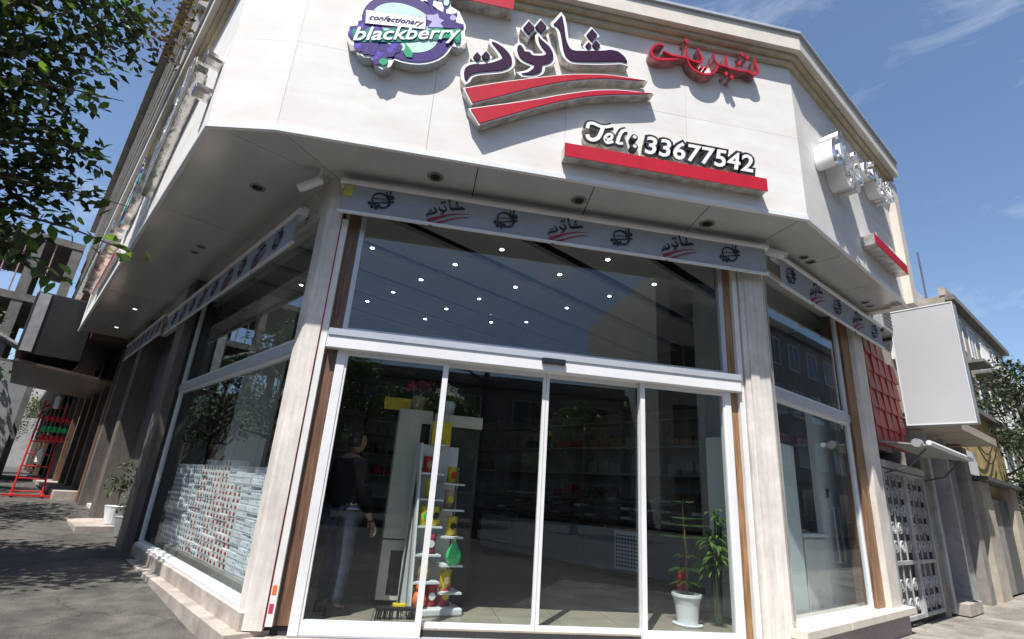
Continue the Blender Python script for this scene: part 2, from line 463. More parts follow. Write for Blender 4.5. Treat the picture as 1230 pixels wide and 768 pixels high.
# pavements: along the left street, in front of the doors, along the right street; joined at mitre lines
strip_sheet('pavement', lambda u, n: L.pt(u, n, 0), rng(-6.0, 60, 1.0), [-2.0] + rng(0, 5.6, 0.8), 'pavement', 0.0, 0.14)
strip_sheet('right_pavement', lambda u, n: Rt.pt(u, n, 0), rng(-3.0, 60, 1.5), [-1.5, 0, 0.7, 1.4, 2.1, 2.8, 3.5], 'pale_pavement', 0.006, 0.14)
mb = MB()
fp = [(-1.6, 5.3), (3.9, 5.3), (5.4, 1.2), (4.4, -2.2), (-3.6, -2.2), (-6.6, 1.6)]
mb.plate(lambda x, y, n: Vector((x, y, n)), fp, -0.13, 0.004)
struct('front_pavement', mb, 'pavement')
# kerb stones along both streets
def kerb(fr, n, u0, u1, step, name):
    t = thing(name, fr.pt(u0, n, ground_h(*fr.pt(u0, n, 0).xy)), 'long row of pale concrete kerb stones edging the '+('left' if fr is L else 'right')+' street pavement', 'kerb')
    base = None; u = u0
    mbk = MB().box(W, 0, step-0.012, 0, 0.18, -0.16, 0.015)
    while u < u1:
        p = fr.pt(u, n, 0); z = ground_h(p.x, p.y)
        if base is None:
            base = obj('kerb_stone', mbk, 'concrete', None, bevel=0.012); o = base
        else:
            o = base.copy(); COL.objects.link(o)
        o.parent = t
        inv = wmat(t).inverted()
        o.location = inv @ Vector((p.x, p.y, z)); o.rotation_euler = (0, 0, fr.az)
        u += step
kerb(L, 5.62, -3, 40, 1.0, 'kerb')
kerb(Rt, 3.52, -1, 30, 1.0, 'kerb')

# ---------------------------------------------------------------- the corner shop
SOF = 4.48; TOP = 6.93; FLR = 0.21; CEIL = 4.30
shop = thing('shop_building', (1.2, 5.2, 0), 'single storey corner confectionery shop clad in pale marble with chamfered glazed entrance', 'shop building')
# fascia slabs (real joints)
def slabs(fr, u0, u1, z0, z1, nu, nz_, n0=-0.12, n1=0.0, m_='marble', gap=0.0016, name='stone_slab', stagger=True, par=None):
    par = par or shop
    du = (u1-u0)/nu; dz = (z1-z0)/nz_
    for j in range(nz_):
        for i in range(nu):
            bx(name, m_, fr, u0+du*i+gap, u0+du*(i+1)-gap, n0, n1-random.random()*0.0012, z0+dz*j+gap, z0+dz*(j+1)-gap, par)
CB = 6.52   # bottom of cornice
slabs(FF, -1.64, 3.91, SOF, CB, 4, 2)
fcl = math.hypot(0.64, 0.12)
slabs(FC, 0.0, fcl, SOF, CB, 1, 2)
slabs(FL, 0.0, 11.4, SOF, CB, 9, 2)
slabs(FR, 0.0, 3.42, SOF, CB, 3, 2)
# dark backing behind the joints
mb = MB()
mb.box(FF, -1.5, 3.8, -0.2, -0.13, SOF+0.02, CB); mb.box(FC, 0.15, fcl-0.1, -0.2, -0.13, SOF+0.02, CB)
mb.box(FL, 0.2, 11.3, -0.2, -0.13, SOF+0.02, CB); mb.box(FR, 0.1, 3.4, -0.2, -0.13, SOF+0.02, CB)
obj('fascia_backing', mb, 'dark_gap', shop)
# cornice: beige underside moulding, white band, dark metal cap
def offs(n):
    """corners of the fascia line moved n outward, mitred"""
    def inter(a, b):
        pa = a.P + a.N*n; pb = b.P + b.N*n
        d = a.U.x*b.U.y-a.U.y*b.U.x
        t = ((pb.x-pa.x)*b.U.y-(pb.y-pa.y)*b.U.x)/d
        return pa+a.U*t
    return [FL.P+FL.U*11.4+FL.N*n, inter(FL, FC), inter(FC, FF), inter(FF, FR), FR.P+FR.U*3.6+FR.N*n]
def band(n0, n1, z0, z1, m_, name, bevel=0.0, ends=None):
    a = offs(n0); b = offs(n1)
    mb = MB()
    for i in range(4):
        c = [a[i], a[i+1], b[i+1], b[i]]
        mb.hexa([(q.x, q.y, z0) for q in c]+[(q.x, q.y, z1) for q in c])
    return obj(name, mb, m_, shop)
band(-0.12, 0.05, CB, CB+0.07, 'beige_trim', 'cornice_moulding')
band(-0.12, 0.10, CB+0.07, CB+0.13, 'beige_trim', 'cornice_moulding')
band(-0.12, 0.17, CB+0.13, TOP-0.05, 'marble_trim', 'cornice')
band(-0.14, 0.20, TOP-0.05, TOP-0.015, 'grey_alu', 'cornice_cap')
band(-0.03, 0.012, SOF-0.05, SOF, 'white_alu', 'soffit_edge')
# vertical stone trim at the far right end of the right fascia
bx('end_trim', 'marble_trim', FR, 3.42, 3.66, -0.2, 0.10, SOF-0.04, CB+0.0, shop)
bx('end_wall', 'marble_trim', FR, 3.50, 3.66, -3.0, -0.2, SOF-0.04, TOP-0.05, shop)
# roof slab
rp = [FL.pt(11.4, -0.1, 0), FL.pt(0, -0.1, 0), FF.pt(-1.6, -0.1, 0), FF.pt(3.85, -0.1, 0), FR.pt(3.5, -0.1, 0), FR.pt(3.5, -7.5, 0)]
rp.append(FL.pt(11.4, -8.5, 0))
obj('roof', MB().plate(lambda x, y, n: Vector((x, y, n)), [(p.x, p.y) for p in rp], 6.35, 6.5), 'concrete', shop)
# ---- soffit panels
def quad_panel(a, b, c, d, z0=SOF, z1=SOF+0.03, shrink=0.004, name='soffit_panel', m_='soffit'):
    P = [Vector((q[0], q[1])) for q in (a, b, c, d)]; ce = sum(P, Vector((0, 0)))/4
    out_ = []
    for q in P:
        e = (ce-q); out_.append(q+e.normalized()*shrink*1.6)
    return obj(name, MB().hexa([(q.x, q.y, z0) for q in out_]+[(q.x, q.y, z1) for q in out_]), m_, shop)
def xy(fr, u, n): p = fr.pt(u, n, 0); return (p.x, p.y)
ii = offs(-0.02)
xin = [-1.12, 0.28, 1.58, 2.86, 3.80]; xo = [-1.64, 0.28, 1.50, 2.81, 3.91]
for i in range(4):
    quad_panel((xo[i] if i else ii[2].x, 4.43), (xo[i+1] if i < 3 else ii[3].x, 4.43), (xin[i+1], 5.24), (xin[i], 5.24))
quad_panel(tuple(ii[1]), tuple(ii[2]), (-1.12, 5.24), (-1.24, 5.20))
us = [0.0, 2.3, 4.6, 6.9, 9.2, 11.38]
for i in range(5):
    a = tuple(ii[1]) if i == 0 else xy(FL, us[i], -0.02)
    d = (-1.24, 5.20) if i == 0 else xy(FL, us[i], -1.30)
    quad_panel(a, xy(FL, us[i+1], -0.02), xy(FL, us[i+1], -1.30), d)
us = [0.0, 1.25, 2.45, 3.6]
for i in range(3):
    a = tuple(ii[3]) if i == 0 else xy(FR, us[i], -0.02)
    d = (3.80, 5.24) if i == 0 else xy(FR, us[i], -0.86)
    quad_panel(a, xy(FR, us[i+1], -0.02), xy(FR, us[i+1], -0.86), d)
mb = MB().plate(lambda x, y, n: Vector((x, y, n)), [(p.x, p.y) for p in rp], SOF+0.05, SOF+0.10)
obj('soffit_deck', mb, 'dark_gap', shop)
# recessed downlights in the soffit
def downlight(x, y, lit=False, r=0.085, z=SOF):
    mb = MB(); seg = 20
    mb.lathe((x, y, z-0.012), [(r, 0.0), (r, 0.011), (r*0.66, 0.011), (r*0.66, 0.0)], seg)
    fs = mb.f[:-2] + [(3*seg+k, 3*seg+(k+1) % seg, (k+1) % seg, k) for k in range(seg)]
    mb.f = fs; mb.m = [0]*len(fs)
    o = obj('downlight', mb, 'steel', shop, smooth=False)
    mb = MB().lathe((x, y, z-0.006), [(r*0.62, 0.0), (r*0.62, 0.004)], 14)
    g = MB(); g.v = mb.v; g.f = mb.f; g.m = mb.m
    oo = obj('bulb', g, 'lamp_glow_soft' if lit else 'black_gloss', None)
    oo.parent = o; oo.matrix_parent_inverse = wmat(shop).inverted()
    oo.matrix_parent_inverse = Matrix.Identity(4)
    oo.data.transform(wmat(shop).inverted())
for x, y, lit in [(-0.14, 4.81, 0), (1.43, 4.81, 0), (2.98, 4.86, 0), (-2.12, 5.61, 0), (-3.42, 7.60, 0), (-3.60, 7.86, 0), (4.55, 5.27, 0),
                  (4.72, 5.36, 0), (6.40, 6.30, 0), (6.58, 6.40, 0), (-7.31, 13.33, 1), (-6.07, 11.49, 1)]:
    downlight(x, y, lit, 0.085 if x < 4.4 and y < 6 else 0.06)

# ---- walls above the windows, behind the awnings
bx('lintel', 'marble_trim', F, -1.05, 3.62, -0.16, -0.02, 4.34, SOF+0.03, shop)
bx('lintel', 'stone_column', L, 0.0, 11.4, -0.2, 0.0, 4.16, SOF+0.03, shop)
bx('lintel', 'stone_column', Rt, 0.05, 3.3, -0.2, 0.0, 4.22, SOF+0.03, shop)
# ---- left corner pillar
LP = L.pt
mb = MB()
base = [(-1.055, 5.13), (-1.20, 5.13), (L.pt(0.02, 0.02, 0).x, L.pt(0.02, 0.02, 0).y), (L.pt(0.16, 0.02, 0).x, L.pt(0.16, 0.02, 0).y),
        (L.pt(0.16, -0.22, 0).x, L.pt(0.16, -0.22, 0).y), (-1.055, 5.40)]
mb.plate(lambda x, y, n: Vector((x, y, n)), base, 0.17, SOF, 0)
obj('corner_pillar', mb, 'stone_column', shop)
bx('pillar_groove', 'petal_red', F, -1.055, -1.045, -0.1, 0.055, 0.2, SOF, shop)
bx('white_strip', 'white_paint', F, -1.045, -0.985, -0.12, 0.05, 0.2, 4.0, shop)
bx('brown_jamb', 'brown_stone', F, -0.985, -0.86, -0.16, 0.0, 0.2, 4.34, shop)
# sticker labels on the white strip
for z0, m_ in ((0.44, 'orange'), (0.30, 'petal_red')):
    bx('sticker', m_, F, -1.035, -1.0, 0.05, 0.053, z0, z0+0.07, shop)
# ---- right pillar
bx('brown_jamb', 'wood', F, 3.335, 3.43, -0.16, 0.0, 0.2, 4.34, shop)
bx('white_strip', 'white_paint', F, 3.43, 3.49, -0.12, 0.05, 0.2, 4.2, shop)
mb = MB()
base = [(3.50, 5.40), (3.50, 5.12), (3.79, 5.10), xy(Rt, 0.14, 0.03), xy(Rt, 0.14, -0.22)]
mb.plate(lambda x, y, n: Vector((x, y, n)), base, 0.17, SOF, 0)
obj('corner_pillar', mb, 'stone_column', shop)
bx('pillar_moulding', 'stone_column', F, 3.555, 3.66, 0.08, 0.105, 0.2, SOF-0.005, shop)
# ---- threshold and steps
slabs(F, -1.3, 3.9, 0.02, 0.125, 4, 1, -0.4, 0.10, 'stone_ledge', 0.003, 'threshold_slab')
slabs(F, -1.25, 3.85, -0.1, 0.02, 4, 1, -0.3, 0.42, 'stone_ledge', 0.003, 'step_slab')
# ---- sliding door
AL = 'white_alu'
bx('door_frame', AL, F, -0.86, -0.775, -0.09, 0.03, 0.128, 2.60, shop, 0.004)
bx('door_frame', AL, F, 3.265, 3.335, -0.09, 0.03, 0.128, 2.60, shop, 0.004)
bx('door_track', 'grey_alu', F, -0.775, 3.265, -0.08, 0.02, 0.127, 0.142, shop)
hd = bx('door_header', AL, F, -0.97, 3.43, -0.10, 0.10, 2.60, 2.775, shop, 0.006)
bx('header_lip', 'grey_alu', F, -0.965, 3.425, 0.02, 0.112, 2.725, 2.79, shop)
bx('door_sensor', 'black_gloss', F, 1.17, 1.42, 0.101, 0.135, 2.672, 2.73, shop, 0.008)
def leaf(u0, u1, n, wl, wr, bot=0.11):
    mb = MB()
    d = 0.02
    mb.box(F, u0, u0+wl, n-d, n+d, 0.142, 2.60); mb.box(F, u1-wr, u1, n-d, n+d, 0.142, 2.60)
    mb.box(F, u0+wl, u1-wr, n-d+.001, n+d-.001, 0.142, 0.142+bot); mb.box(F, u0+wl, u1-wr, n-d+.001, n+d-.001, 2.555, 2.60)
    o = obj('sliding_door', mb, AL, shop)
    g = MB().box(F, u0+wl-.005, u1-wr+.005, n-0.003, n+0.003, 0.142+bot-.005, 2.56)
    inv = wmat(shop).inverted(); g.v = [inv @ v for v in g.v]
    p = obj('pane', g, 'shop_glass', None); p.parent = o
leaf(-0.775, 0.235, 0.0, 0.02, 0.055)
leaf(0.19, 1.262, -0.05, 0.045, 0.032)
leaf(1.266, 2.33, -0.05, 0.032, 0.045)
leaf(2.285, 3.265, 0.0, 0.05, 0.02)
# ---- upper glazing
def glazed(fr, u0, u1, z0, z1, n=0.0, t=0.04, m_='white_alu', par=None, splits=(), name='window_frame'):
    par = par or shop
    mb = MB()
    mb.box(fr, u0, u0+t, n-.03, n+.03, z0, z1); mb.box(fr, u1-t, u1, n-.03, n+.03, z0, z1)
    mb.box(fr, u0+t, u1-t, n-.029, n+.029, z0, z0+t); mb.box(fr, u0+t, u1-t, n-.029, n+.029, z1-t, z1)
    o = obj(name, mb, m_, par)
    e = [u0+t]+list(splits)+[u1-t]
    for a, b in zip(e, e[1:]):
        g = MB().box(fr, a+.0015-(.004 if a == e[0] else 0), b-.0015+(.004 if b == e[-1] else 0), n-0.004, n+0.004, z0+t-.004, z1-t+.004)
        inv = wmat(par).inverted(); g.v = [inv @ v for v in g.v]
        p = obj('pane', g, 'shop_glass', None); p.parent = o
    return o
glazed(F, -0.86, 3.335, 2.79, 4.34, -0.03, 0.05, 'grey_alu', None, (0.62, 2.02))
# ---- left wing windows and posts
def wing(fr, u0, u1, zb, zm, zt, frame_m='white_alu', splits=(), n=-0.04):
    glazed(fr, u0, u1, zb, zm, n, 0.035, frame_m, None, splits)
    glazed(fr, u0, u1, zm+0.11, zt, n, 0.03, frame_m, None, splits)
    bx('transom', 'grey_alu', fr, u0, u1, n-.05, n+.05, zm, zm+0.11, shop, 0.004)
wing(L, 0.16, 4.78, 0.33, 2.56, 4.16, splits=())
wing(Rt, 0.14, 2.40, 0.33, 2.62, 4.22)
bx('post', 'shaded_post_stone', L, 4.84, 5.40, -0.3, 0.16, 0.1, SOF-0.003, shop)
bx('post_shadow_strip', 'black', L, 4.78, 4.84, -0.3, 0.03, 0.3, SOF-0.3, shop)  # solid black strip, shadow of the gap put into its colour
bx('post', 'shaded_post_stone', L, 8.6, 9.1, -0.3, 0.16, 0.1, SOF-0.003, shop)
bx('post', 'shaded_post_stone', L, 11.0, 11.4, -0.3, 0.16, 0.2, SOF-0.003, shop)
bx('brown_jamb', 'brown_stone', Rt, 2.40, 2.68, -0.2, 0.02, 0.33, 4.22, shop)
bx('brown_jamb', 'wood', Rt, 2.405, 2.675, 0.02, 0.03, 0.33, 4.21, shop)
bx('post', 'stone_column', Rt, 2.68, 3.05, -0.3, 0.10, 0.0, SOF-0.003, shop)
bx('post', 'brown_stone', Rt, 3.05, 3.22, -0.3, 0.05, 0.0, SOF-0.003, shop)
# second bay on the left: recessed dark doorway and window
bx('bay_wall', 'brown_stone', L, 5.40, 11.4, -1.5, -1.4, 0.1, SOF, shop)
glazed(L, 9.1, 11.0, 0.5, 3.9, -0.1, 0.05, 'grey_alu')
bx('bay_wall', 'stone_column', L, 9.1, 11.0, -0.2, 0.02, 0.2, 0.5, shop)
glazed(L, 5.45, 6.9, 0.3, 3.9, -0.9, 0.06, 'iron_dark')
# ledges
def ledge_run(fr, u0, u1, nn, z1, out_, m_='stone_ledge', z0=-0.1, zt=None, name='ledge_slab', slope=False):
    du = (u1-u0)/nn
    for i in range(nn):
        a = u0+du*i+.003; b = u0+du*(i+1)-.003
        bx(name, m_, fr, a, b, -0.25, out_-random.random()*0.004, z0, z1, shop, 0.006)
ledge_run(L, 0.0, 4.8, 4, 0.30, 0.05, 'stone_ledge')
ledge_run(L, -0.05, 11.4, 9, 0.16, 0.17, 'stone_ledge')
bx('window_sill', 'white_alu', L, 0.16, 4.78, -0.10, 0.03, 0.30, 0.335, shop)
slabs(Rt, -0.02, 3.22, -0.1, 0.25, 3, 1, -0.25, 0.12, 'stone_pink', 0.002, 'plinth_slab')
ledge_run(Rt, -0.04, 3.25, 3, 0.33, 0.20, 'marble_trim', 0.25, name='sill_slab')
# ---- steps by the second bay
bx('step_slab', 'stone_ledge', L, 6.9, 8.6, -0.3, 0.55, 0.1, 0.36, shop, 0.01)

# ---- room inside
q = Rt.pt(3.2, -0.24, 0); q2 = Vector((q.x, q.y)) + L.U*9.5
room_fl = [(-1.1, 5.22), (3.6, 5.22), xy(Rt, 0.12, -0.1), xy(Rt, 3.2, -0.1), tuple(q2), xy(L, 9.0, -0.1), xy(L, 0.1, -0.1)]
obj('floor_base', MB().plate(lambda x, y, n: Vector((x, y, n)), room_fl, 0.05, FLR-0.016), 'dark_gap', shop)
# floor tiles near the glass (real joints); beyond that one sheet
def clip_poly(poly, cl):
    def inside(p, a, b): return (b[0]-a[0])*(p[1]-a[1])-(b[1]-a[1])*(p[0]-a[0]) >= 0
    def isec(p, q_, a, b):
        x1, y1, x2, y2 = *p, *q_; x3, y3, x4, y4 = *a, *b
        d = (x1-x2)*(y3-y4)-(y1-y2)*(x3-x4)
        t = ((x1-x3)*(y3-y4)-(y1-y3)*(x3-x4))/d
        return (x1+t*(x2-x1), y1+t*(y2-y1))
    outp = poly
    for i in range(len(cl)):
        a = cl[i]; b = cl[(i+1) % len(cl)]; inp = outp; outp = []
        if not inp: break
        s_ = inp[-1]
        for e in inp:
            if inside(e, a, b):
                if not inside(s_, a, b): outp.append(isec(s_, e, a, b))
                outp.append(e)
            elif inside(s_, a, b): outp.append(isec(s_, e, a, b))
            s_ = e
    return outp
def area(p): return 0.5*sum(p[i][0]*p[(i+1) % len(p)][1]-p[(i+1) % len(p)][0]*p[i][1] for i in range(len(p)))
if area(room_fl) < 0: room_fl.reverse()
TS = 0.6
for i in range(-3, 14):
    for j in range(0, 22):
        x0, y0 = -1.4+i*TS, 5.2+j*TS
        sq = [(x0+.003, y0+.003), (x0+TS-.003, y0+.003), (x0+TS-.003, y0+TS-.003), (x0+.003, y0+TS-.003)]
        c = clip_poly(sq, room_fl)
        if len(c) > 2 and abs(area(c)) > 0.01:
            obj('floor_tile', MB().plate(lambda x, y, n: Vector((x, y, n)), c, FLR-0.014, FLR), 'floor_tile', shop)
# interior walls (back wall parallel to the right wing's end, far wall, ends)
E3 = Vector(xy(Rt, 3.2, -0.24)); E4 = q2; E5 = Vector(xy(L, 9.0, -0.24))
def wall_seg(a, b, z0, z1, th, name, m_, par=None):
    a = Vector(a); b = Vector(b); d = (b-a).normalized(); nn = Vector((d.y, -d.x))*th
    c = [a, b, b+nn, a+nn]
    return obj(name, MB().hexa([(p.x, p.y, z0) for p in c]+[(p.x, p.y, z1) for p in c]), m_, par or shop)
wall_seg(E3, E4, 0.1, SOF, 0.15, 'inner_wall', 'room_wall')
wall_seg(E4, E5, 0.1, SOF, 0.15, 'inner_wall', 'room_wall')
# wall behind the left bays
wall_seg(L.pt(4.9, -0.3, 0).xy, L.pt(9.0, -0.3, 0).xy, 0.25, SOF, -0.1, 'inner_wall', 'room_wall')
# ceiling: long panels with dark slots, running parallel to the right wing
slot = [-3.6, -2.7, -1.8, -0.9, -0.02, 0.86, 1.74, 2.62, 3.5, 4.4, 5.3, 6.2, 7.1, 8.0, 8.9, 10]
clipc = [(-1.1, 5.27), (3.6, 5.27), xy(Rt, 0.12, -0.1), xy(Rt, 3.2, -0.1), tuple(q2), xy(L, 9.0, -0.1), xy(L, 0.1, -0.1)]
if area(clipc) < 0: clipc.reverse()
for a, b in zip(slot, slot[1:]):
    s4 = [xy(L, a+.10, 0.5), xy(L, b-.10, 0.5), xy(L, b-.10, -9.5), xy(L, a+.10, -9.5)]
    if area(s4) < 0: s4.reverse()
    c = clip_poly(s4, clipc)
    if len(c) > 2: obj('ceiling_panel', MB().plate(lambda x, y, n: Vector((x, y, n)), c, CEIL, CEIL+0.06), 'ceiling', shop)
# interior downlights on a grid
lamps = [(0.77, 5.92), (0.23, 6.58), (-0.22, 7.3), (-0.65, 7.99), (-1.1, 8.6), (1.17, 7.1), (0.71, 7.79), (0.23, 8.48), (-0.11, 9.19), (1.67, 8.66), (1.07, 8.91),
         (1.67, 6.43), (2.59, 6.96), (2.14, 7.69), (3.01, 6.32), (-0.87, 6.42), (2.12, 5.77), (-1.9, 9.9), (-2.9, 10.9), (-2.1, 8.2)]
mat('lamp_glow_dim', (1, 1, 1), 0.4, var=0.0, emit=(1.0, 0.95, 0.86), estr=3.2)
for i, (x, y) in enumerate(lamps):
    o = obj('ceiling_lamp', MB().lathe((x, y, CEIL-0.010), [(0.050, 0), (0.058, 0.009)], 16), 'steel', shop)
    g = obj('bulb', MB().lathe((x, y, CEIL-0.016), [(0.022, 0), (0.030, 0.005)], 12), 'lamp_glow' if i % 3 else 'lamp_glow_dim', None)
    g.data.transform(wmat(shop).inverted()); g.parent = o

# ================================================================ SIGNS
def mapF(x, z, n): return FF.pt(x, n, z)
def mapL(a, s=1.0, zc=0.0):
    return lambda x, z, n: FL.pt(a-x*s, n, zc+z*s if zc else z)
def mapR(a, s=1.0): return lambda x, z, n: FR.pt(a+x*s, n, z)
SN = 0.12
def px(pts, ox, oy, k):      # zoomed-photo coordinates -> (x, z) on the sign's front plane
    return [FF.on(ox+a/k, oy+b/k, SN) for a, b in pts]
def smooth_poly(p, it=2):
    for _ in range(it):
        q = []
        for i in range(len(p)):
            a = p[i]; b = p[(i+1) % len(p)]
            q.append((a[0]*.8+b[0]*.2, a[1]*.8+b[1]*.2)); q.append((a[0]*.2+b[0]*.8, a[1]*.2+b[1]*.8))
        p = q
    return p
def grow(poly, d):
    p = poly if area(poly) > 0 else poly[::-1]
    n = len(p); out_ = []
    for i in range(n):
        a = Vector(p[i-1]); b = Vector(p[i]); c = Vector(p[(i+1) % n])
        e1 = (b-a); e2 = (c-b)
        if e1.length < 1e-6 or e2.length < 1e-6: continue
        e1.normalize(); e2.normalize()
        n1 = Vector((e1.y, -e1.x)); n2 = Vector((e2.y, -e2.x)); m_ = (n1+n2)
        if m_.length < 1e-4: m_ = n1
        m_.normalize(); k = d/max(0.55, m_.dot(n1))
        out_.append(tuple(b+m_*k))
    return out_
def ribbon(pts, wd):
    """stroke outline with a width per point"""
    P = [Vector(p) for p in pts]; n = len(P)
    if not hasattr(wd, '__len__'): wd = [wd]*n
    l = []; r = []
    for i in range(n):
        t = (P[min(i+1, n-1)]-P[max(i-1, 0)]).normalized(); q = Vector((-t.y, t.x))*wd[i]/2
        l.append(tuple(P[i]+q)); r.append(tuple(P[i]-q))
    return l + r[::-1]
def dense(pts, k=4):
    """Catmull-Rom through the points"""
    P = [Vector(p) for p in pts]; P = [P[0]*2-P[1]]+P+[P[-1]*2-P[-2]]; o = []
    for i in range(1, len(P)-2):
        for j in range(k):
            t = j/k; a, b, c, d = P[i-1:i+3]
            o.append(tuple(0.5*((2*b)+(c-a)*t+(2*a-5*b+4*c-d)*t*t+(3*b-a-3*c+d)*t**3)))
    o.append(tuple(P[-2])); return o
def circ(cx, cz, r, seg=14, sx=1.0, rot=0.0):
    return [(cx+r*sx*math.cos(a)*math.cos(rot)-r*math.sin(a)*math.sin(rot), cz+r*sx*math.cos(a)*math.sin(rot)+r*math.sin(a)*math.cos(rot)) for a in (2*PI*k/seg for k in range(seg))]
def dia(cx, cy, r): return [(cx, cy-r*1.15), (cx+r, cy), (cx, cy+r*1.15), (cx-r, cy)]

Z7 = (550, 10, 5.12)
# the large word, drawn stroke by stroke
word_raw = [
 [(640,42),(654,110),(664,190),(682,238),(706,262),(800,264),(900,262),(940,256),(985,266),(1025,298),(1046,338),(1005,326),(960,328),(860,330),(740,328),(695,322),(664,296),(648,258),(640,200),(628,140),(612,112),(585,100),(604,84),(622,62)],
 [(495,165),(508,190),(535,212),(566,240),(584,275),(588,305),(572,330),(545,342),(517,346),(517,378),(498,398),(452,410),(385,402),(430,396),(462,374),(474,346),(440,336),(400,318),(376,294),(364,258),(368,232),(384,224),(402,246),(410,268),(440,268),(458,292),(520,294),(545,284),(538,262),(512,232),(496,200)],
 [(203,203),(240,216),(285,246),(318,282),(334,320),(330,346),(306,368),(262,382),(190,388),(120,394),(76,408),(52,446),(40,432),(36,396),(46,366),(72,350),(104,344),(150,346),(210,336),(262,318),(276,304),(262,276),(234,240)],
]
word_dots = [dia(824,166,33), dia(803,232,19), dia(850,229,25), dia(437,122,35), dia(510,116,35), dia(118,300,24), dia(172,296,26)]
word_polys = [smooth_poly(px(p, *Z7), 1) for p in word_raw] + [px(p, *Z7) for p in word_dots]
sw_raw = [
 [(45,493),(130,479),(200,468),(300,453),(400,440),(510,427),(620,415),(710,409),(800,408),(880,410),(950,415),(1060,430),(1155,445),(1060,440),(980,433),(900,430),(800,433),(700,442),(630,452),(560,465),(480,482),(400,502),(325,521),(250,541),(170,561),(90,580)],
 [(80,620),(190,604),(300,590),(400,575),(500,560),(600,541),(700,525),(775,515),(850,507),(920,505),(980,505),(1040,509),(1090,515),(1195,523),(1090,528),(1000,528),(900,531),(800,540),(700,556),(600,577),(500,602),(400,630),(300,658),(215,684),(135,708)]]
sw_polys = [px(p, *Z7) for p in sw_raw]

def centroid(polys):
    pts = [q for p in polys for q in p]
    return (sum(q[0] for q in pts)/len(pts), sum(q[1] for q in pts)/len(pts))
def word_sign(mp, label, depth=SN, group=None, loc=None, par_rz=0, fm=('sign_purple', 'sign_red'), sd_='sign_side'):
    c = centroid(word_polys+sw_polys)
    t = thing('word_sign', mp(c[0], c[1], 0.0), label, 'sign', group, par_rz)
    for i_, p in enumerate(word_polys):
        big = grow(p, 0.034 if i_ < 3 else 0.024); e_ = -0.0007*i_ if i_ >= 3 else 0.0
        o = obj('letter', MB().plate(mp, big, 0.004, depth-0.006+e_, 0, 1), ['sign_white', sd_], t)
        obj('letter_face', MB().plate(mp, p, depth-0.006+e_, depth+0.004-e_), fm[0], None)
        f = bpy.context.scene.collection.objects[-1]
        f.data.transform(wmat(t).inverted()); f.parent = o
    for p in sw_polys:
        o = obj('swoosh', MB().plate(mp, grow(p, 0.016), 0.004, depth-0.008, 0, 1), ['sign_white', sd_], t)
        f = obj('swoosh_face', MB().plate(mp, p, depth-0.008, depth+0.002), fm[1], None)
        f.data.transform(wmat(t).inverted()); f.parent = o
    return t
word_sign(mapF, 'big purple Persian word sign with two red swooshes on the front marble fascia')

# telephone sign and text helper
def text_polys(body, size, shear=0.0, offset=0.0, spacing=1.0):
    cu = bpy.data.curves.new('text_tmp', 'FONT'); cu.body = body; cu.size = size; cu.shear = shear; cu.offset = offset
    cu.space_character = spacing; cu.resolution_u = 3
    o = bpy.data.objects.new('text_tmp', cu); COL.objects.link(o)
    bpy.context.view_layer.update()
    dg = bpy.context.evaluated_depsgraph_get()
    me = bpy.data.meshes.new_from_object(o.evaluated_get(dg))
    vs = [(v.co.x, v.co.y) for v in me.vertices]; fs = [tuple(p.vertices) for p in me.polygons]
    bpy.data.objects.remove(o); bpy.data.curves.remove(cu); bpy.data.meshes.remove(me)
    return vs, fs
def text_mesh(mp, body, x0, z0, x1, z1, size, n0, n1, shear=0.0, offset=0.0, spacing=1.0, fit=None, ref=None):
    """flat text turned into a solid standing between n0 and n1; fit = total width in metres"""
    vs, fs = text_polys(body, size, shear, offset, spacing)
    rv = vs if ref is None else ref
    mnx = min(v[0] for v in rv); mxx = max(v[0] for v in rv); k = (fit/(mxx-mnx)) if fit else 1.0
    T = lambda v: (x0+(v[0]-mnx)*k*1.0, z0+(v[1])*(k if k < 1 else 1.0) + (v[0]-mnx)*k*(z1-z0)/max(1e-6, (x1-x0)))
    mb = MB(); N = len(vs)
    vv = [mp(*T(v), n0) for v in vs]+[mp(*T(v), n1) for v in vs]
    edge = {}
    for f in fs:
        for a, b in zip(f, f[1:]+f[:1]):
            k2 = (min(a, b), max(a, b)); edge[k2] = edge.get(k2, 0)+1
    ff = [tuple(i+N for i in f) for f in fs]+[tuple(reversed(f)) for f in fs]
    for (a, b), c in edge.items():
        if c == 1: ff.append((a, b, b+N, a+N))
    mb.add(vv, ff); return mb, vs
def on(x, y, n=SN): return FF.on(x, y, n)
a = on(705, 172); b = on(905, 208)
tel = thing('telephone_sign', mapF((a[0]+b[0])/2, a[1], 0), 'white telephone number letters outlined in black above the long red bar', 'sign')
def tel_part(body, xa, xb, zb, size, shear):
    vs, fs = text_polys(body, size, shear, 0.0, 1.05)
    m0, _ = text_mesh(mapF, body, xa, zb, xb, zb, size, 0.004, 0.070, shear, 0.030, 1.05, xb-xa, vs)
    obj('letter_body', m0, 'sign_side', tel)
    m1, _ = text_mesh(mapF, body, xa, zb, xb, zb, size, 0.070, 0.078, shear, 0.040, 1.05, xb-xa, vs)
    obj('letter_backing', m1, 'black', tel)
    m2, _ = text_mesh(mapF, body, xa, zb, xb, zb, size, 0.078, 0.086, shear, 0.006, 1.05, xb-xa, vs)
    obj('lettering', m2, 'sign_white', tel)
ZT = (673, 108, 4.659)
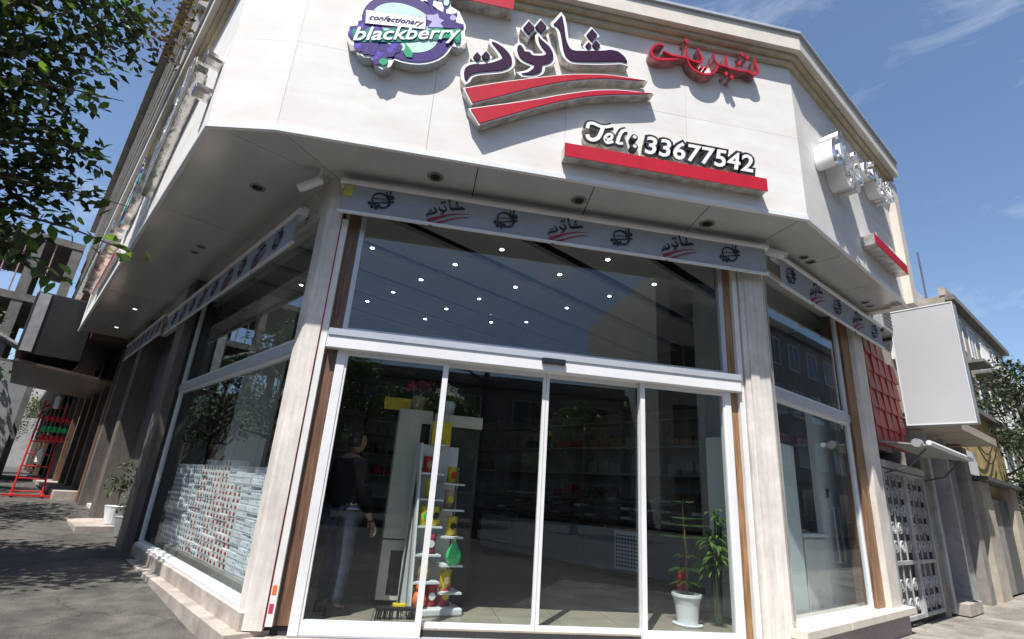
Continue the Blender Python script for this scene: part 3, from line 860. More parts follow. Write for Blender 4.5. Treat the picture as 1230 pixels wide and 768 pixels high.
for k_, (pts, wd) in enumerate([([(152,215),(160,190),(185,188),(225,205),(262,207),(292,200)], 15), ([(240,208),(228,240),(212,268),(185,280),(158,270),(152,250)], 18),
                  ([(252,282),(285,272),(288,252),(266,250),(250,272),(262,296),(296,290)], 13), ([(318,302),(330,262),(348,232),(372,226)], 15), ([(330,262),(322,298),(350,300)], 12)]):
    P_t = [FF.on(ZT[0]+a/ZT[2], ZT[1]+b/ZT[2], .085) for a, b in pts]; P_t = dense(P_t, 4); q_ = wd*.0024
    obj('letter_body', MB().plate(mapF, ribbon(P_t, q_+.045), .004, .070+k_*.0004), 'sign_side', tel)
    obj('letter_backing', MB().plate(mapF, ribbon(P_t, q_+.055), .071, .077+k_*.0004), 'black', tel)
    obj('letter', MB().plate(mapF, ribbon(P_t, q_), .079, .086+k_*.0004), 'sign_white', tel)
C_ = on(760, 177, .1)
for q_ in (0.03, 0.145):
    obj('dot', MB().plate(mapF, circ(C_[0]+.03, C_[1]+q_, .040, 12), .004, .078), 'black', tel); obj('dot_face', MB().plate(mapF, circ(C_[0]+.03, C_[1]+q_, .020, 12), .078, .086), 'sign_white', tel)
A = on(776, 186, .1); B = on(904, 207, .1)
tel_part('33677542', A[0], B[0]+0.02, (A[1]+B[1])/2+0.025, 0.325, 0.16)
def sbar(fr, u0, u1, n, z0, z1):
    c = fr.pt((u0+u1)/2, 0, z0); t = bpy.data.objects.new('sign_bar', None); COL.objects.link(t); t.location = c; t.rotation_euler = (0, 0, fr.az)
    obj('casing', MB().box(fr, u0, u1, 0.003, n-0.004, z0, z1), 'sign_side', t)
    obj('face', MB().box(fr, u0-.003, u1+.003, n-0.004, n+.003, z0-.003, z1+.003), 'sign_red', t)
    return t
bar = sbar(FF, 1.11, 3.35, 0.13, 4.615, 4.765)
tag(bar, 'long straight red bar on the front fascia beneath the telephone number', 'sign bar')
# a second red bar near the top edge of the front fascia
bar2 = sbar(FF, -0.75, 0.46, 0.15, 6.34, 6.5)
tag(bar2, 'short red bar high on the front fascia above the purple word', 'sign bar')

# red script word
Z8 = (770, 40, 7.6875)
strokes = [
 ([(1050,235),(1062,290),(1078,345),(1070,372),(1030,378),(985,350),(930,345),(860,330),(812,318),(795,290),(785,205)], [14,30,34,34,32,28,26,26,26,24,12]),
 ([(812,318),(770,302),(730,292),(700,270),(682,235),(672,185)], [24,24,26,26,22,10]),
 ([(712,300),(690,345),(640,378),(560,372),(490,335),(450,290),(428,240)], [20,30,36,36,32,26,14]),
 ([(528,140),(540,180),(562,225),(565,255),(530,268),(480,252),(440,232),(428,190),(420,120)], [12,24,32,34,32,30,28,24,14]),
 ([(440,232),(400,222),(340,212),(270,195),(208,165)], [26,28,30,26,16]),
 ([(212,118),(175,100),(130,112),(98,150),(100,195),(140,232),(210,242),(290,240),(345,238)], [16,28,32,34,40,44,44,36,14]),
]
dots = [dia(418,68,20), dia(935,195,18), dia(978,225,18), dia(905,282,18), dia(785,375,18), dia(835,405,20), dia(560,318,16), dia(600,320,14)]
red_polys = []
for pts, wd in strokes:
    P = dense(px(pts, *Z8), 4); ww = []
    k = 4
    for i in range(len(P)):
        f = i/k; j = min(int(f), len(wd)-2); ww.append((wd[j]*(1-(f-j))+wd[j+1]*(f-j))*0.00064)
    red_polys.append(ribbon(P, ww))
red_polys += [px(p, *Z8) for p in dots]
def red_word(mp, label, rz=0.0, depth=SN, fm=('sign_side2', 'sign_red')):
    c = centroid(red_polys)
    t = thing('script_sign', mp(c[0], c[1], 0), label, 'sign', None, rz)
    for i, p in enumerate(red_polys):
        o = obj('letter_stroke', MB().plate(mp, p, 0.004, depth-0.012+i*0.0004, 0, 1), ['sign_white', fm[0]], t)
        f = obj('stroke_face', MB().plate(mp, grow(p, 0.003), depth-0.012, depth+i*0.0006), fm[1], None)
        f.data.transform(wmat(t).inverted()); f.parent = o
    return t
red_word(mapF, 'small red Persian script word at the right end of the front fascia')

# round fruit logo
ZL = (410, 0, 7.6875)
def lp(pts): return px(pts, *ZL)
def lp1(x, y): return px([(x, y)], *ZL)[0]
def ell(cx, cy, rx, ry, rot, seg=36):
    o = []
    for k in range(seg):
        a = 2*PI*k/seg; X = rx*math.cos(a); Y = ry*math.sin(a)
        o.append((cx+X*math.cos(rot)-Y*math.sin(rot), cy+X*math.sin(rot)+Y*math.cos(rot)))
    return o
def logo_sign(mp, label, rz=0.0, depth=SN, words=True):
    c = lp1(600, 280)
    t = thing('logo_sign', mp(c[0], c[1], 0), label, 'sign', None, rz)
    def lay(name, pts, m_, lvl, base=False, raw=False, label=None):
        P = pts if raw else lp(pts)
        n1 = depth + 0.0015 + lvl*0.003
        return obj(name, MB().plate(mp, P, 0.004 if base else depth-0.004, n1 if not base else depth-0.002, 0, 1 if base else 0), [m_, 'chrome'] if base else m_, t, label=label)
    ring = ell(600, 265, 430, 290, 0.38)
    lay('logo_backing', grow(lp(ring), 0.025), 'sign_white', 0, True, True)
    sil = [(60,290),(110,235),(200,215),(330,225),(420,300),(560,400),(640,480),(660,545),(560,545),(480,500),(470,540),(440,600),(380,622),(320,590),(290,515),(220,515),(160,470),(150,420),(90,390)]
    lay('logo_backing', grow(lp(sil), 0.022), 'sign_white', 0.0, True, True).location.z += 0.0
    sil2 = [(760,60),(790,-60),(860,-70),(880,40),(930,-50),(1010,-40),(1000,60),(1080,110),(1140,240),(1130,300),(1140,390),(1080,430),(960,400),(800,330),(780,200)]
    lay('logo_backing', grow(lp(sil2), 0.012), 'sign_white', 0.0, True, True)
    lay('logo_ring', ring, 'logo_purple', 1)
    lay('logo_disc', ell(585, 262, 330, 205, 0.42), 'logo_mint', 2)
    lay('splash', [(790,130),(830,120),(815,60),(790,20),(810,-30),(850,-30),(840,40),(855,110),(890,95),(940,120),(945,60),(930,20),(960,-30),(1010,-20),(1000,40),(965,70),(965,130),(1020,140),(1070,125),(1050,160),(1010,190),(1060,215),(1130,235),(1125,265),(1060,275),(960,265),(880,275),(800,265),(770,200)], 'logo_purple', 3)
    lay('splash_light', [(790,145),(850,150),(890,135),(905,180),(950,200),(915,225),(940,265),(885,262),(800,262),(840,210),(790,190)], 'logo_lilac', 4)
    lay('splash_drop', ell(970, 30, 26, 34, 0.2, 12), 'logo_mint', 4)
    lay('splash_drop', ell(1030, 175, 28, 26, 0, 12), 'logo_lilac', 4)
    for bx_, by_ in ((385, 490), (240, 445), (505, 430), (120, 300), (200, 250), (330, 280), (300, 455), (450, 470), (175, 420), (345, 540)):
        for dx, dy in ((0, 0), (32, 10), (-32, 12), (14, 36), (-16, 38), (16, -30), (-18, -28)):
            lay('berry', ell(bx_+dx, by_+dy, 30, 28, 0, 9), 'logo_violet' if (dx+dy) % 4 < 2 else 'logo_purple', 2.4+random.random()*0.8)
    lay('berry_leaf', [(350,560),(385,545),(430,560),(420,600),(385,615),(350,590)], 'logo_green', 3.6)
    lay('berry_leaf', [(580,400),(620,440),(660,500),(655,540),(600,535),(570,490),(590,450)], 'logo_green', 3.6)
    lay('name_backing', [(95,285),(140,270),(160,320),(220,290),(260,260),(330,300),(420,290),(520,250),(560,290),(640,255),(690,300),(800,285),(900,270),(1000,290),(1100,275),(1105,340),(1095,400),(1060,410),(1040,370),(960,360),(880,385),(800,375),(640,395),(500,400),(330,395),(200,400),(120,390)], 'logo_teal', 4)
    lay('name_backing', [(850,270),(1000,285),(1098,278),(1100,340),(1085,385),(1000,360),(870,370)], 'logo_green', 4.5)
    a = lp1(110, 385); b = lp1(1090, 370)
    m1, _ = text_mesh(mp, 'blackberry', a[0], a[1], b[0], b[1]+0.0, 0.30, depth, depth+0.022, 0.15, 0.004, 1.0, b[0]-a[0])
    obj('lettering', m1, 'sign_white', t)
    a1 = [(232,108),(780,180),(775,285),(225,228)]
    lay('banner_edge', grow(lp(a1), 0.008), 'logo_purple', 5, raw=True)
    lay('banner', a1, 'sign_white', 6)
    a = lp1(258, 190); b = lp1(755, 250)
    m2, _ = text_mesh(mp, 'confectionary', a[0], a[1]-0.005, b[0], b[1], 0.105, depth+0.015, depth+0.024, 0.4, 0.0, 1.0, b[0]-a[0])
    obj('lettering', m2, 'logo_purple', t)
    return t
logo_sign(mapF, 'round purple and mint fruit logo sign with white lettering on the front fascia')
# signs on the left and right fascias: same maker, seen edge on
word_sign(lambda x, z, n: FL.pt(3.4-x*1.1, n*1.1, z+.1), 'pale Persian word sign in chrome edged letters on the left street fascia', fm=('chrome', 'sign_side'), sd_='chrome')
logo_sign(lambda x, z, n: FL.pt(4.6-x*1.3, n*1.1, z), 'round fruit logo sign on the left street fascia, seen edge on')
for k_, q_ in enumerate(((0.22, 5.26), (0.34, 4.94))):
    t = thing('chrome_letter', FL.pt(q_[0], 0, q_[1]), ['upper', 'lower'][k_]+' small chrome edged letter at the near end of the left fascia', 'letter', None, FL.az)
    pl = smooth_poly([(q_[0]-.10, q_[1]), (q_[0]+.02, q_[1]-.05), (q_[0]+.12, q_[1]+.02), (q_[0]+.06, q_[1]+.09), (q_[0]-.06, q_[1]+.10)], 1)
    fl_ = lambda x, z, n: FL.pt(x, n, z)
    obj('letter_body', MB().plate(fl_, pl, .004, .15, 0, 1), ['sign_white', 'chrome'], t)
    obj('letter_face', MB().plate(fl_, grow(pl, -.012), .15, .156), 'mirror_panel', t)
t = thing('telephone_sign', FL.pt(7, 0, 4.9), 'chrome edged telephone lettering on the left street fascia', 'sign')
mm, _ = text_mesh(lambda x, z, n: FL.pt(10.8-x, n, z), '33677542', 0, 5.25, 3.4, 5.25, 0.8, 0.004, 0.2, 0.1, 0.01, 1.05, 4.2)
obj('lettering', mm, 'chrome', t)
tag(sbar(FL, 5.6, 8.7, 0.08, 4.78, 4.86), 'long red bar low on the left street fascia', 'sign bar')
red_word(lambda x, z, n: FR.pt(-1.05+x*0.72, n*1.9, 5.15+(z-6.0)*1.5), 'white Persian script letters low on the right street fascia near the corner', fm=('sign_white', 'chrome'))
red_word(lambda x, z, n: FR.pt(-0.05+x*0.92, n*1.4, z-0.25), 'white Persian script word near the far end of the right street fascia', fm=('sign_white', 'chrome'))
tag(sbar(FR, 1.75, 3.1, 0.16, 4.76, 4.90), 'short red bar low on the right street fascia', 'sign bar')

# ================================================================ AWNINGS
def awning(fr, u0, u1, n, zt, zb, m_, label, nlogo, flip=False, tape=False):
    c = fr.pt((u0+u1)/2, n, zb)
    t = thing('awning', c, label, 'awning', None, fr.az)
    d = 0.035
    cloth = MB()
    N = 24; rows = 4
    vs = []; fs = []
    for j in range(rows+1):
        for i in range(N+1):
            u = u0+.02+(u1-u0-.04)*i/N; z = zb+(zt-zb)*j/rows
            wv = 0.006*math.sin(u*5.3+j*0.7)*math.sin(PI*j/rows)
            vs.append(fr.pt(u, n+wv, z))
    k = len(vs)
    vs += [v - Vector((fr.N.x, fr.N.y, 0))*0.003 for v in vs]
    for j in range(rows):
        for i in range(N):
            a = j*(N+1)+i; fs.append((a, a+1, a+N+2, a+N+1)); fs.append((a+k, a+N+1+k, a+N+2+k, a+1+k))
    cloth.add(vs, fs)
    cl = obj('fabric', cloth, m_, t, smooth=True)
    mb = MB(); z = zt+0.02
    mb.tube([fr.pt(u0-.02, n-.01, z), fr.pt(u1+.02, n-.01, z)], 0.035, 12)
    obj('roller_tube', mb, 'white_alu', t)
    obj('bottom_bar', MB().box(fr, u0, u1, n-.012, n+.014, zb-.03, zb), 'white_alu', t)
    obj('cassette', MB().box(fr, u0-.02, u1+.02, n-.09, n-.03, zt-.02, zt+.075), 'white_alu', t)
    for uu in (u0+.1, (u0+u1)/2, u1-.1):
        obj('bracket', MB().box(fr, uu-.02, uu+.02, n-.14, n-.06, zt-.01, zt+.06), 'galv', t)
    sg = -1 if flip else 1
    cw = centroid(word_polys+sw_polys); clg = lp1(600, 280)
    h = zt-zb
    for i in range(nlogo):
        x0 = u0 + (u1-u0)*(0.085 + (0.90-0.085+0.0)*i/(nlogo-1) + (0.04 if i < 0 else 0))
        zc = (zt+zb)/2
        lift = 0.004 + 0.007
        even = (i % 2 == 0) if not flip else (i % 2 == 0)
        if even:
            s = 0.26*h/0.35; fm = lambda x, z_, nn: fr.pt(x0+sg*(x-clg[0])*s, n+nn, zc+(z_-clg[1])*s)
            mb = MB()
            o_ = lp(ell(600, 265, 400, 270, 0.38, 20)); i_ = lp(ell(585, 262, 330, 205, 0.42, 20))
            k = len(o_)
            mb.add([fm(*q_, lift) for q_ in o_+i_], [(a, (a+1) % k, (a+1) % k+k, a+k) for a in range(k)])
            for bx_, by_ in ((385, 500), (230, 450), (505, 450), (130, 310)):
                mb.plate(fm, lp(ell(bx_, by_, 75, 65, 0, 8)), lift-.002, lift+.0004)
            mb.plate(fm, lp(ribbon([(95, 330), (600, 330), (1100, 345)], [60, 40, 60])), lift-.002, lift+.0006)
            mb.plate(fm, lp([(790,130),(815,60),(800,-30),(850,-30),(855,110),(930,110),(930,-30),(1010,-20),(965,130),(1070,125),(1130,250),(960,265),(800,265)]), lift-.002, lift+.0002)
            mb.plate(fm, lp(ribbon([(250, 150), (500, 190), (770, 225)], 26)), lift-.002, lift+.0009)
            obj('printed_logo', mb, 'print_dark', t)
        else:
            s = 0.25*h/0.35; fm = lambda x, z_, nn: fr.pt(x0+sg*(x-cw[0])*s, n+nn, zc+(z_-cw[1])*s)
            mb = MB(); mb2 = MB()
            for p in word_polys: mb.plate(fm, p, lift-.002, lift)
            for p in sw_polys: mb2.plate(fm, p, lift-.002, lift)
            obj('printed_word', mb, 'print_dark', t); obj('printed_swoosh', mb2, 'print_red', t)
    if tape: obj('sticker', MB().box(fr, u0+.03, u0+.12, n+.006, n+.012, zt-.16, zt-.03), 'yellow_tape', t)
    return t
awning(F, -1.08, 3.80, 0.22, 4.34, 4.02, 'awning', 'grey blue roller awning with seven printed logos over the sliding doors', 7, tape=True)
awning(L, 0.35, 6.35, 0.18, 4.10, 3.76, 'awning', 'grey roller awning with printed logos over the large left window', 9, flip=True)
awning(L, 6.8, 10.9, 0.18, 4.20, 3.86, 'awning', 'grey roller awning over the second left bay, beyond the long one', 7, flip=True)
awning(Rt, 0.20, 3.75, 0.18, 4.33, 3.98, 'awning', 'grey roller awning with printed logos over the right side window', 5)

# ================================================================ SECURITY CAMERAS
def security_cam(p, d, label, dome=False):
    t = thing('security_camera', p, label, 'camera', 'security cameras at the shop corners')
    d = Vector(d).normalized(); P = Vector(p)
    obj('housing', MB().tube([P-d*0.12, P-d*0.10, P+d*0.10, P+d*0.12], [0.03, 0.042, 0.042, 0.036], 14), 'white_plastic', t)
    obj('sunshade', MB().tube([P-d*0.10+Vector((0, 0, .012)), P+d*0.15+Vector((0, 0, .012))], 0.046, 14, cap=False), 'white_plastic', t)
    obj('lens', MB().tube([P+d*0.12, P+d*0.128], 0.028, 14), 'black_gloss', t)
    obj('mount', MB().tube([P-d*0.06, P-d*0.08+Vector((0, 0, .1)), P-d*0.08+Vector((0, 0, .16))], 0.014, 8), 'white_plastic', t)
    return t
p = L.pt(0.02, 0.22, 4.30); security_cam(p, (-0.7, 0.2, -0.35), 'white security camera under the soffit at the left corner pillar')
p = Rt.pt(0.05, 0.2, 4.30); security_cam(p, (0.5, -0.5, -0.4), 'white security camera under the soffit between front and right awnings')
# conduit down the left pillar, thin cable at the right pillar
tag(obj('wall_cable', MB().tube([F.pt(3.80, .13, 4.2), F.pt(3.805, .13, 3.0), F.pt(3.80, .13, 2.2), F.pt(3.806, .13, 1.3), F.pt(3.80, .13, 0.4)], 0.007, 6), 'plaster_grey'),
    'thin grey cable running down the right corner pillar', 'cable')

# ================================================================ CARTONS IN THE LEFT WINDOW
def carton_mesh(kind, wd=0.272, ht=0.066, dp=0.2):
    me = bpy.data.meshes.new('carton'); mb = MB()
    X = Frame((0, 0), 0)
    # local: x along the stack, y outward
    c = [(x, y, z) for z in (0, ht) for y in (-dp, 0) for x in (-wd/2, wd/2)]
    mb.add(c, [(0, 1, 3, 2), (4, 6, 7, 5), (0, 4, 5, 1), (2, 3, 7, 6), (0, 2, 6, 4), (1, 5, 7, 3)])
    e = 0.0012
    def q(pts, mi): mb.add([(a, e, b) for a, b in pts], [tuple(range(len(pts)))], mi)
    if kind == 'red':
        for s in (-.07, .07):
            q([(s-.036, .010), (s+.036, .010), (s+.030, .042), (s-.030, .042)], 1); q([(s-.016, .042), (s+.016, .042), (s, .060)], 1)
    elif kind == 'navy':
        for s in (-.08, .02):
            q([(s-.028, .010), (s+.034, .010), (s+.02, .044), (s-.02, .05)], 1)
        q([(.08, .02), (.125, .02), (.125, .04), (.08, .04)], 1)
    else:
        for s in (-.10, -.03, .04, .11): q([(s-.03, .010), (s, .006), (s+.03, .010), (s+.022, .022), (s, .015), (s-.022, .022)], 1)
        q([(-.12, .046), (-.09, .040), (-.06, .048), (-.09, .054)], 1)
    me.from_pydata([tuple(v) for v in mb.v], [], mb.f)
    for n in ({'red': ['carton_pale', 'carton_red'], 'navy': ['carton_white', 'carton_navy'], 'blue': ['carton_white', 'mirror_panel']}[kind]): me.materials.append(MATS[n])
    me.polygons.foreach_set('material_index', mb.m); me.update()
    return me
mat('mirror_print', (0.30, 0.37, 0.50), 0.5, var=0.1)
CM = {k: carton_mesh(k) for k in ('red', 'navy', 'blue')}
CM['blue'].materials[1] = MATS['mirror_print']
bpy.data.meshes['carton'].name = 'carton'
u = 0.30; col = 0
nrm = {'red': 'white carton with red figures', 'navy': 'pale carton with dark marks', 'blue': 'pale blue patterned carton'}
ORD = ['first', 'second', 'third', 'fourth', 'fifth', 'sixth', 'seventh', 'eighth', 'ninth', 'tenth', 'eleventh', 'twelfth', 'thirteenth', 'fourteenth', 'fifteenth',
       'sixteenth', 'seventeenth', 'eighteenth', 'nineteenth', 'twentieth', 'topmost']
kinds = ['blue', 'blue', 'blue', 'blue', 'red', 'red', 'red', 'red', 'navy', 'red', 'navy', 'navy', 'navy', 'navy', 'navy']
for ci, kd in enumerate(kinds):
    top = 16
    if ci == 0: top = 21
    if ci in (6, 9): top = 17
    if ci in (3,): top = 15
    for r in range(top):
        k2 = kd
        if kd == 'red' and r > 12 and ci in (4, 5): k2 = 'blue'
        o = bpy.data.objects.new('carton', CM[k2]); COL.objects.link(o)
        p = L.pt(u+0.14+random.uniform(-.006, .006), -0.20-random.uniform(0, .02), 0.40+r*0.0665)
        o.location = p; o.rotation_euler = (0, 0, L.az+R_(random.uniform(-1.5, 1.5)))
        # front of the carton (+y local) faces the street
        tag(o, '%s, %s column from the pillar, %s row up' % (nrm[k2], ORD[ci], ORD[r]), 'carton', 'small cartons stacked behind the left window ('+k2+' print)')
    u += 0.281
tag(obj('display_platform', MB().box(L, 0.2, 4.7, -0.75, -0.14, FLR+.002, 0.40), 'plaster_grey', None, bevel=0.005), 'low grey platform inside the left window carrying the stacked cartons', 'platform')
# pale pillar inside the left window
tag(obj('inner_pillar', MB().box(L, 4.0, 4.35, -1.3, -0.76, FLR+.002, CEIL-.002), 'white_paint', None, bevel=0.01), 'pale square pillar standing inside behind the cartons', 'pillar')

# ================================================================ DISPLAY RACK
RK = Frame((0.13, 5.62), 16)
rack = thing('display_rack', RK.pt(0.3, 0, FLR), 'white stepped display rack of snack packets just inside the second door leaf', 'display rack', None, RK.az)
obj('base', MB().box(RK, -0.02, 0.52, -0.40, 0.06, FLR+.004, FLR+0.07), 'white_plastic', rack, bevel=0.015)
mb = MB()
mb.hexa([RK.pt(-0.02, 0.05, FLR+.07), RK.pt(0.0, 0.05, FLR+.07), RK.pt(0.0, -0.38, FLR+.07), RK.pt(-0.02, -0.38, FLR+.07),
         RK.pt(-0.02, -0.18, FLR+1.62), RK.pt(0.0, -0.18, FLR+1.62), RK.pt(0.0, -0.38, FLR+1.62), RK.pt(-0.02, -0.38, FLR+1.62)])
obj('side_panel', mb, 'white_plastic', rack)
obj('back_panel', MB().box(RK, 0.0, 0.48, -0.39, -0.375, FLR+.07, FLR+1.62), 'white_plastic', rack)
shelf_z = [0.28, 0.52, 0.78, 1.04, 1.30]
for i, z in enumerate(shelf_z):
    o = 0.02-0.045*i
    obj('shelf', MB().box(RK, 0.0, 0.27, -0.37, o, FLR+z, FLR+z+0.018), 'white_plastic', rack)
    obj('shelf', MB().box(RK, 0.27, 0.50, -0.37, o+.03, FLR+z-0.09, FLR+z-0.072), 'white_plastic', rack)
obj('rack_post', MB().tube([RK.pt(0.5, -0.37, FLR+.05), RK.pt(0.5, -0.37, FLR+1.4)], 0.01, 8), 'steel', rack)
def packet(fr, u, n, z, w_, h_, d_, m_, label, mark='red', tilt=0):
    t = thing('snack_packet', fr.pt(u, n, z), label, 'snack packet', None, fr.az)
    N = 8; vs = []; fs = []
    for j in range(N+1):
        v = j/N; th = d_*math.sin(PI*v)**0.6*0.5+0.002
        ww = w_*(1-0.10*math.sin(PI*v))
        vs += [fr.pt(u-ww/2, n-th*.3, z+h_*v), fr.pt(u, n+th, z+h_*v), fr.pt(u+ww/2, n-th*.3, z+h_*v), fr.pt(u, n-th, z+h_*v)]
    for j in range(N):
        for k in range(4):
            a = j*4+k; b = j*4+(k+1) % 4; fs.append((a, b, b+4, a+4))
    fs += [(3, 2, 1, 0), (N*4, N*4+1, N*4+2, N*4+3)]
    obj('bag', MB().add(vs, fs), m_, t, smooth=True)
    obj('print', MB().plate(lambda x, y, nn: fr.pt(u+x, n+nn, z+y), circ(0, h_*0.5, w_*0.27, 10), d_*.5+.0, d_*.5+.006), mark, t)
    return t
P_ = [(0.10, 4, 0, 'red', 'tan'), (0.38, 4, 1, 'yellow', 'red'), (0.14, 3, 0, 'yellow', 'black'), (0.36, 3, 1, 'tan', 'yellow'),
      (0.10, 2, 0, 'yellow', 'green_plastic'), (0.40, 2, 1, 'yellow', 'black'), (0.17, 1, 0, 'petal_red', 'sign_white'),
      (0.12, 0, 0, 'tan', 'yellow'), (0.36, 0, 1, 'yellow', 'tan'), (0.05, -1, 0, 'yellow', 'red'), (0.22, -1, 0, 'red', 'sign_white'), (0.36, -1, 1, 'petal_red', 'yellow'),
      (0.20, 2, 0, 'yellow', 'black')]
rown = ['bottom', 'second lowest', 'third', 'fourth', 'fifth', 'top']
names = {'red': 'red', 'yellow': 'yellow', 'tan': 'tan', 'petal_red': 'crimson'}
for i, (u, r, side, m_, mk) in enumerate(P_):
    z = FLR+0.071 if r < 0 else FLR+shelf_z[r]+.019-(0.09 if side else 0)
    n = -0.06-0.04*max(r, 0)
    packet(RK, u, n, z, 0.13, 0.19 if r < 4 else 0.17, 0.07, m_, '%s snack packet, %s rack shelf, %s' % (names[m_], rown[r+1], ['left column', 'right column'][side] + (', near its outer edge' if u < .11 else ', towards its middle')), mk)
# green toy
tg = thing('toy_egg', RK.pt(0.40, -0.0, FLR+.45), 'bright green plastic drop shaped toy on the right column of the rack', 'toy')
obj('body', MB().lathe(RK.pt(0.40, -0.02, FLR+shelf_z[1]-.07), [(0.03, 0), (0.07, .03), (0.082, .08), (0.066, .13), (0.035, .18), (0.012, .22)], 16), 'green_plastic', tg, smooth=True)
obj('cap', MB().lathe(RK.pt(0.40, -0.02, FLR+shelf_z[1]-.07+.215), [(0.012, 0), (0.016, .01), (0.006, .035)], 10), 'yellow', tg)
tg = thing('toy_ball', RK.pt(0.08, 0.0, FLR+.07), 'orange red toy figure at the front of the rack base', 'toy')
obj('body', MB().lathe(RK.pt(0.08, 0.0, FLR+.071), [(0.03, 0), (0.065, .03), (0.075, .08), (0.05, .13), (0.02, .15)], 14), 'orange', tg, smooth=True)
obj('head', MB().lathe(RK.pt(0.08, 0.0, FLR+.071+.145), [(0.02, 0), (0.042, .02), (0.045, .05), (0.02, .08)], 12), 'orange', tg, smooth=True)
# price board on the rack top
tg = thing('price_board', RK.pt(0.22, -0.2, FLR+1.62), 'yellow card standing on top of the white display rack', 'card')
obj('card', MB().box(RK, 0.12, 0.34, -0.30, -0.29, FLR+1.62, FLR+1.88), 'yellow', tg)
obj('foot', MB().box(RK, 0.15, 0.31, -0.34, -0.24, FLR+1.618, FLR+1.63), 'white_plastic', tg)

# cabinet
CB_ = Frame((-0.22, 6.05), 4)
cab = thing('cabinet', CB_.pt(0.3, 0, FLR), 'tall cream cabinet with a dark recess behind the display rack', 'cabinet', None, CB_.az)
obj('carcass', MB().box(CB_, 0.0, 0.38, -0.55, 0.0, FLR+.05, FLR+2.0), 'cream_paint', cab, bevel=0.006)
obj('carcass', MB().box(CB_, 0.38, 0.95, -0.55, -0.05, FLR+.05, FLR+1.95), 'black', cab, bevel=0.006)
obj('frame_rail', MB().box(CB_, 0.40, 0.96, -0.05, 0.0, FLR+1.85, FLR+1.98), 'cream_paint', cab)
obj('frame_rail', MB().box(CB_, 0.385, 0.42, -0.05, 0.0, FLR+.05, FLR+1.85), 'cream_paint', cab)
obj('drawer_gap', MB().box(CB_, 0.0, 0.38, 0.0, 0.004, FLR+.62, FLR+.635), 'dark_gap', cab)
obj('dark_panel', MB().box(CB_, 0.10, 0.33, 0.0, 0.004, FLR+.10, FLR+.52), 'black_gloss', cab)
obj('dark_panel', MB().box(CB_, 0.26, 0.36, 0.0, 0.004, FLR+.75, FLR+1.85), 'black_gloss', cab)
obj('plinth', MB().box(CB_, 0.02, 0.93, -0.5, -0.03, FLR+.002, FLR+.05), 'black', cab)
# broom
br = thing('broom', (0.0, 5.42, FLR), 'black broom with a yellow collar leaning just inside the left door leaf', 'broom')
a = Vector((0.02, 5.50, FLR+.09)); b = Vector((0.06, 5.85, FLR+1.35))
obj('handle', MB().tube([a, b], 0.012, 10), 'black', br)
obj('grip', MB().tube([b-(b-a).normalized()*0.14, b], 0.016, 10), 'tan', br)
BF = Frame((0.02, 5.50), 4)
obj('head', MB().box(BF, -0.20, 0.17, -0.035, 0.035, FLR+.075, FLR+.105), 'black', br, bevel=0.006)
obj('collar', MB().box(BF, -0.05, 0.07, -0.03, 0.03, FLR+.106, FLR+.135), 'yellow', br, bevel=0.006)
mb = MB()
for i in range(60):
    u = -0.20+0.37*random.random(); n = random.uniform(-.03, .03)
    mb.tube([BF.pt(u, n, FLR+.08), BF.pt(u*1.08, n*1.7, FLR+.004)], 0.004, 3, cap=False)
tag(obj('bristles', mb, 'black', br), kind='stuff')
# flowers, basket, card on the cabinet
def bouquet(c, R0, m_, name, label, pot_m):
    t = thing(name, c, label, 'flowers')
    obj('vase', MB().lathe(c, [(0.05, 0), (0.07, .04), (0.085, .16), (0.075, .2)], 14), pot_m, t, smooth=True)
    mb = MB(); g = MB()
    for i in range(60):
        d = Vector((random.gauss(0, 1), random.gauss(0, 1), random.gauss(.6, .7))).normalized()
        p = Vector(c)+Vector((0, 0, .26))+Vector((d.x*R0, d.y*R0, abs(d.z)*R0*.9))*random.uniform(.5, 1)
        g.tube([Vector(c)+Vector((0, 0, .18)), p], 0.003, 3, cap=False)
        for k in range(6):
            a = k*PI/3+random.random(); q = Vector((math.cos(a), math.sin(a), random.uniform(-.2, .6)))*0.035
            s_ = d.cross(q).normalized()*0.016
            mb.add([p, p+q*.6+s_, p+q*1.1, p+q*.6-s_], [(0, 1, 2, 3)])
    tag(obj('petals', mb, m_, t, recalc=False), kind='stuff'); obj('stems', g, 'stem', t)
bouquet((0.33, 6.3, FLR+1.96), 0.17, 'petal_white', 'flower_arrangement', 'white flowers in a pale vase on top of the tall cabinet', 'white_plastic')
bouquet((-0.03, 6.4, FLR+2.0), 0.2, 'petal_red', 'flower_arrangement', 'red flower basket on top of the tall cabinet, left of the white flowers', 'tan')
tag(obj('card', MB().box(CB_, -0.18, 0.12, -0.2, -0.18, FLR+2.0, FLR+2.14), 'yellow', None), 'yellow notice card on top of the tall cabinet beneath the red flowers', 'card')

# ================================================================ COUNTER, SHELVES
CT = Frame((3.96, 7.86), 123.5, True)   # u runs to the back of the shop, n towards the left wing
cn = thing('counter', CT.pt(2, -0.3, FLR), 'long white sales counter with glass display running to the back of the shop', 'counter', None, CT.az)
for i in range(6):
    obj('front_panel', MB().box(CT, -1.0+i*0.9+.004, -1.0+(i+1)*0.9-.004, -0.04, 0.0, FLR+.12, FLR+.74), 'shelf_white', cn)
obj('carcass', MB().box(CT, -1.0, 4.4, -0.75, -0.045, FLR+.1, FLR+.72), 'white_paint', cn)
obj('plinth', MB().box(CT, -0.97, 4.37, -0.7, -0.09, FLR+.002, FLR+.1), 'black', cn)
obj('worktop', MB().box(CT, -1.02, 4.42, -0.78, 0.02, FLR+.742, FLR+.78), 'steel', cn)
obj('grille_panel', MB().box(CT, 0.55, 1.05, 0.002, 0.02, FLR+.15, FLR+.72), 'white_plastic', cn)
mb = MB()
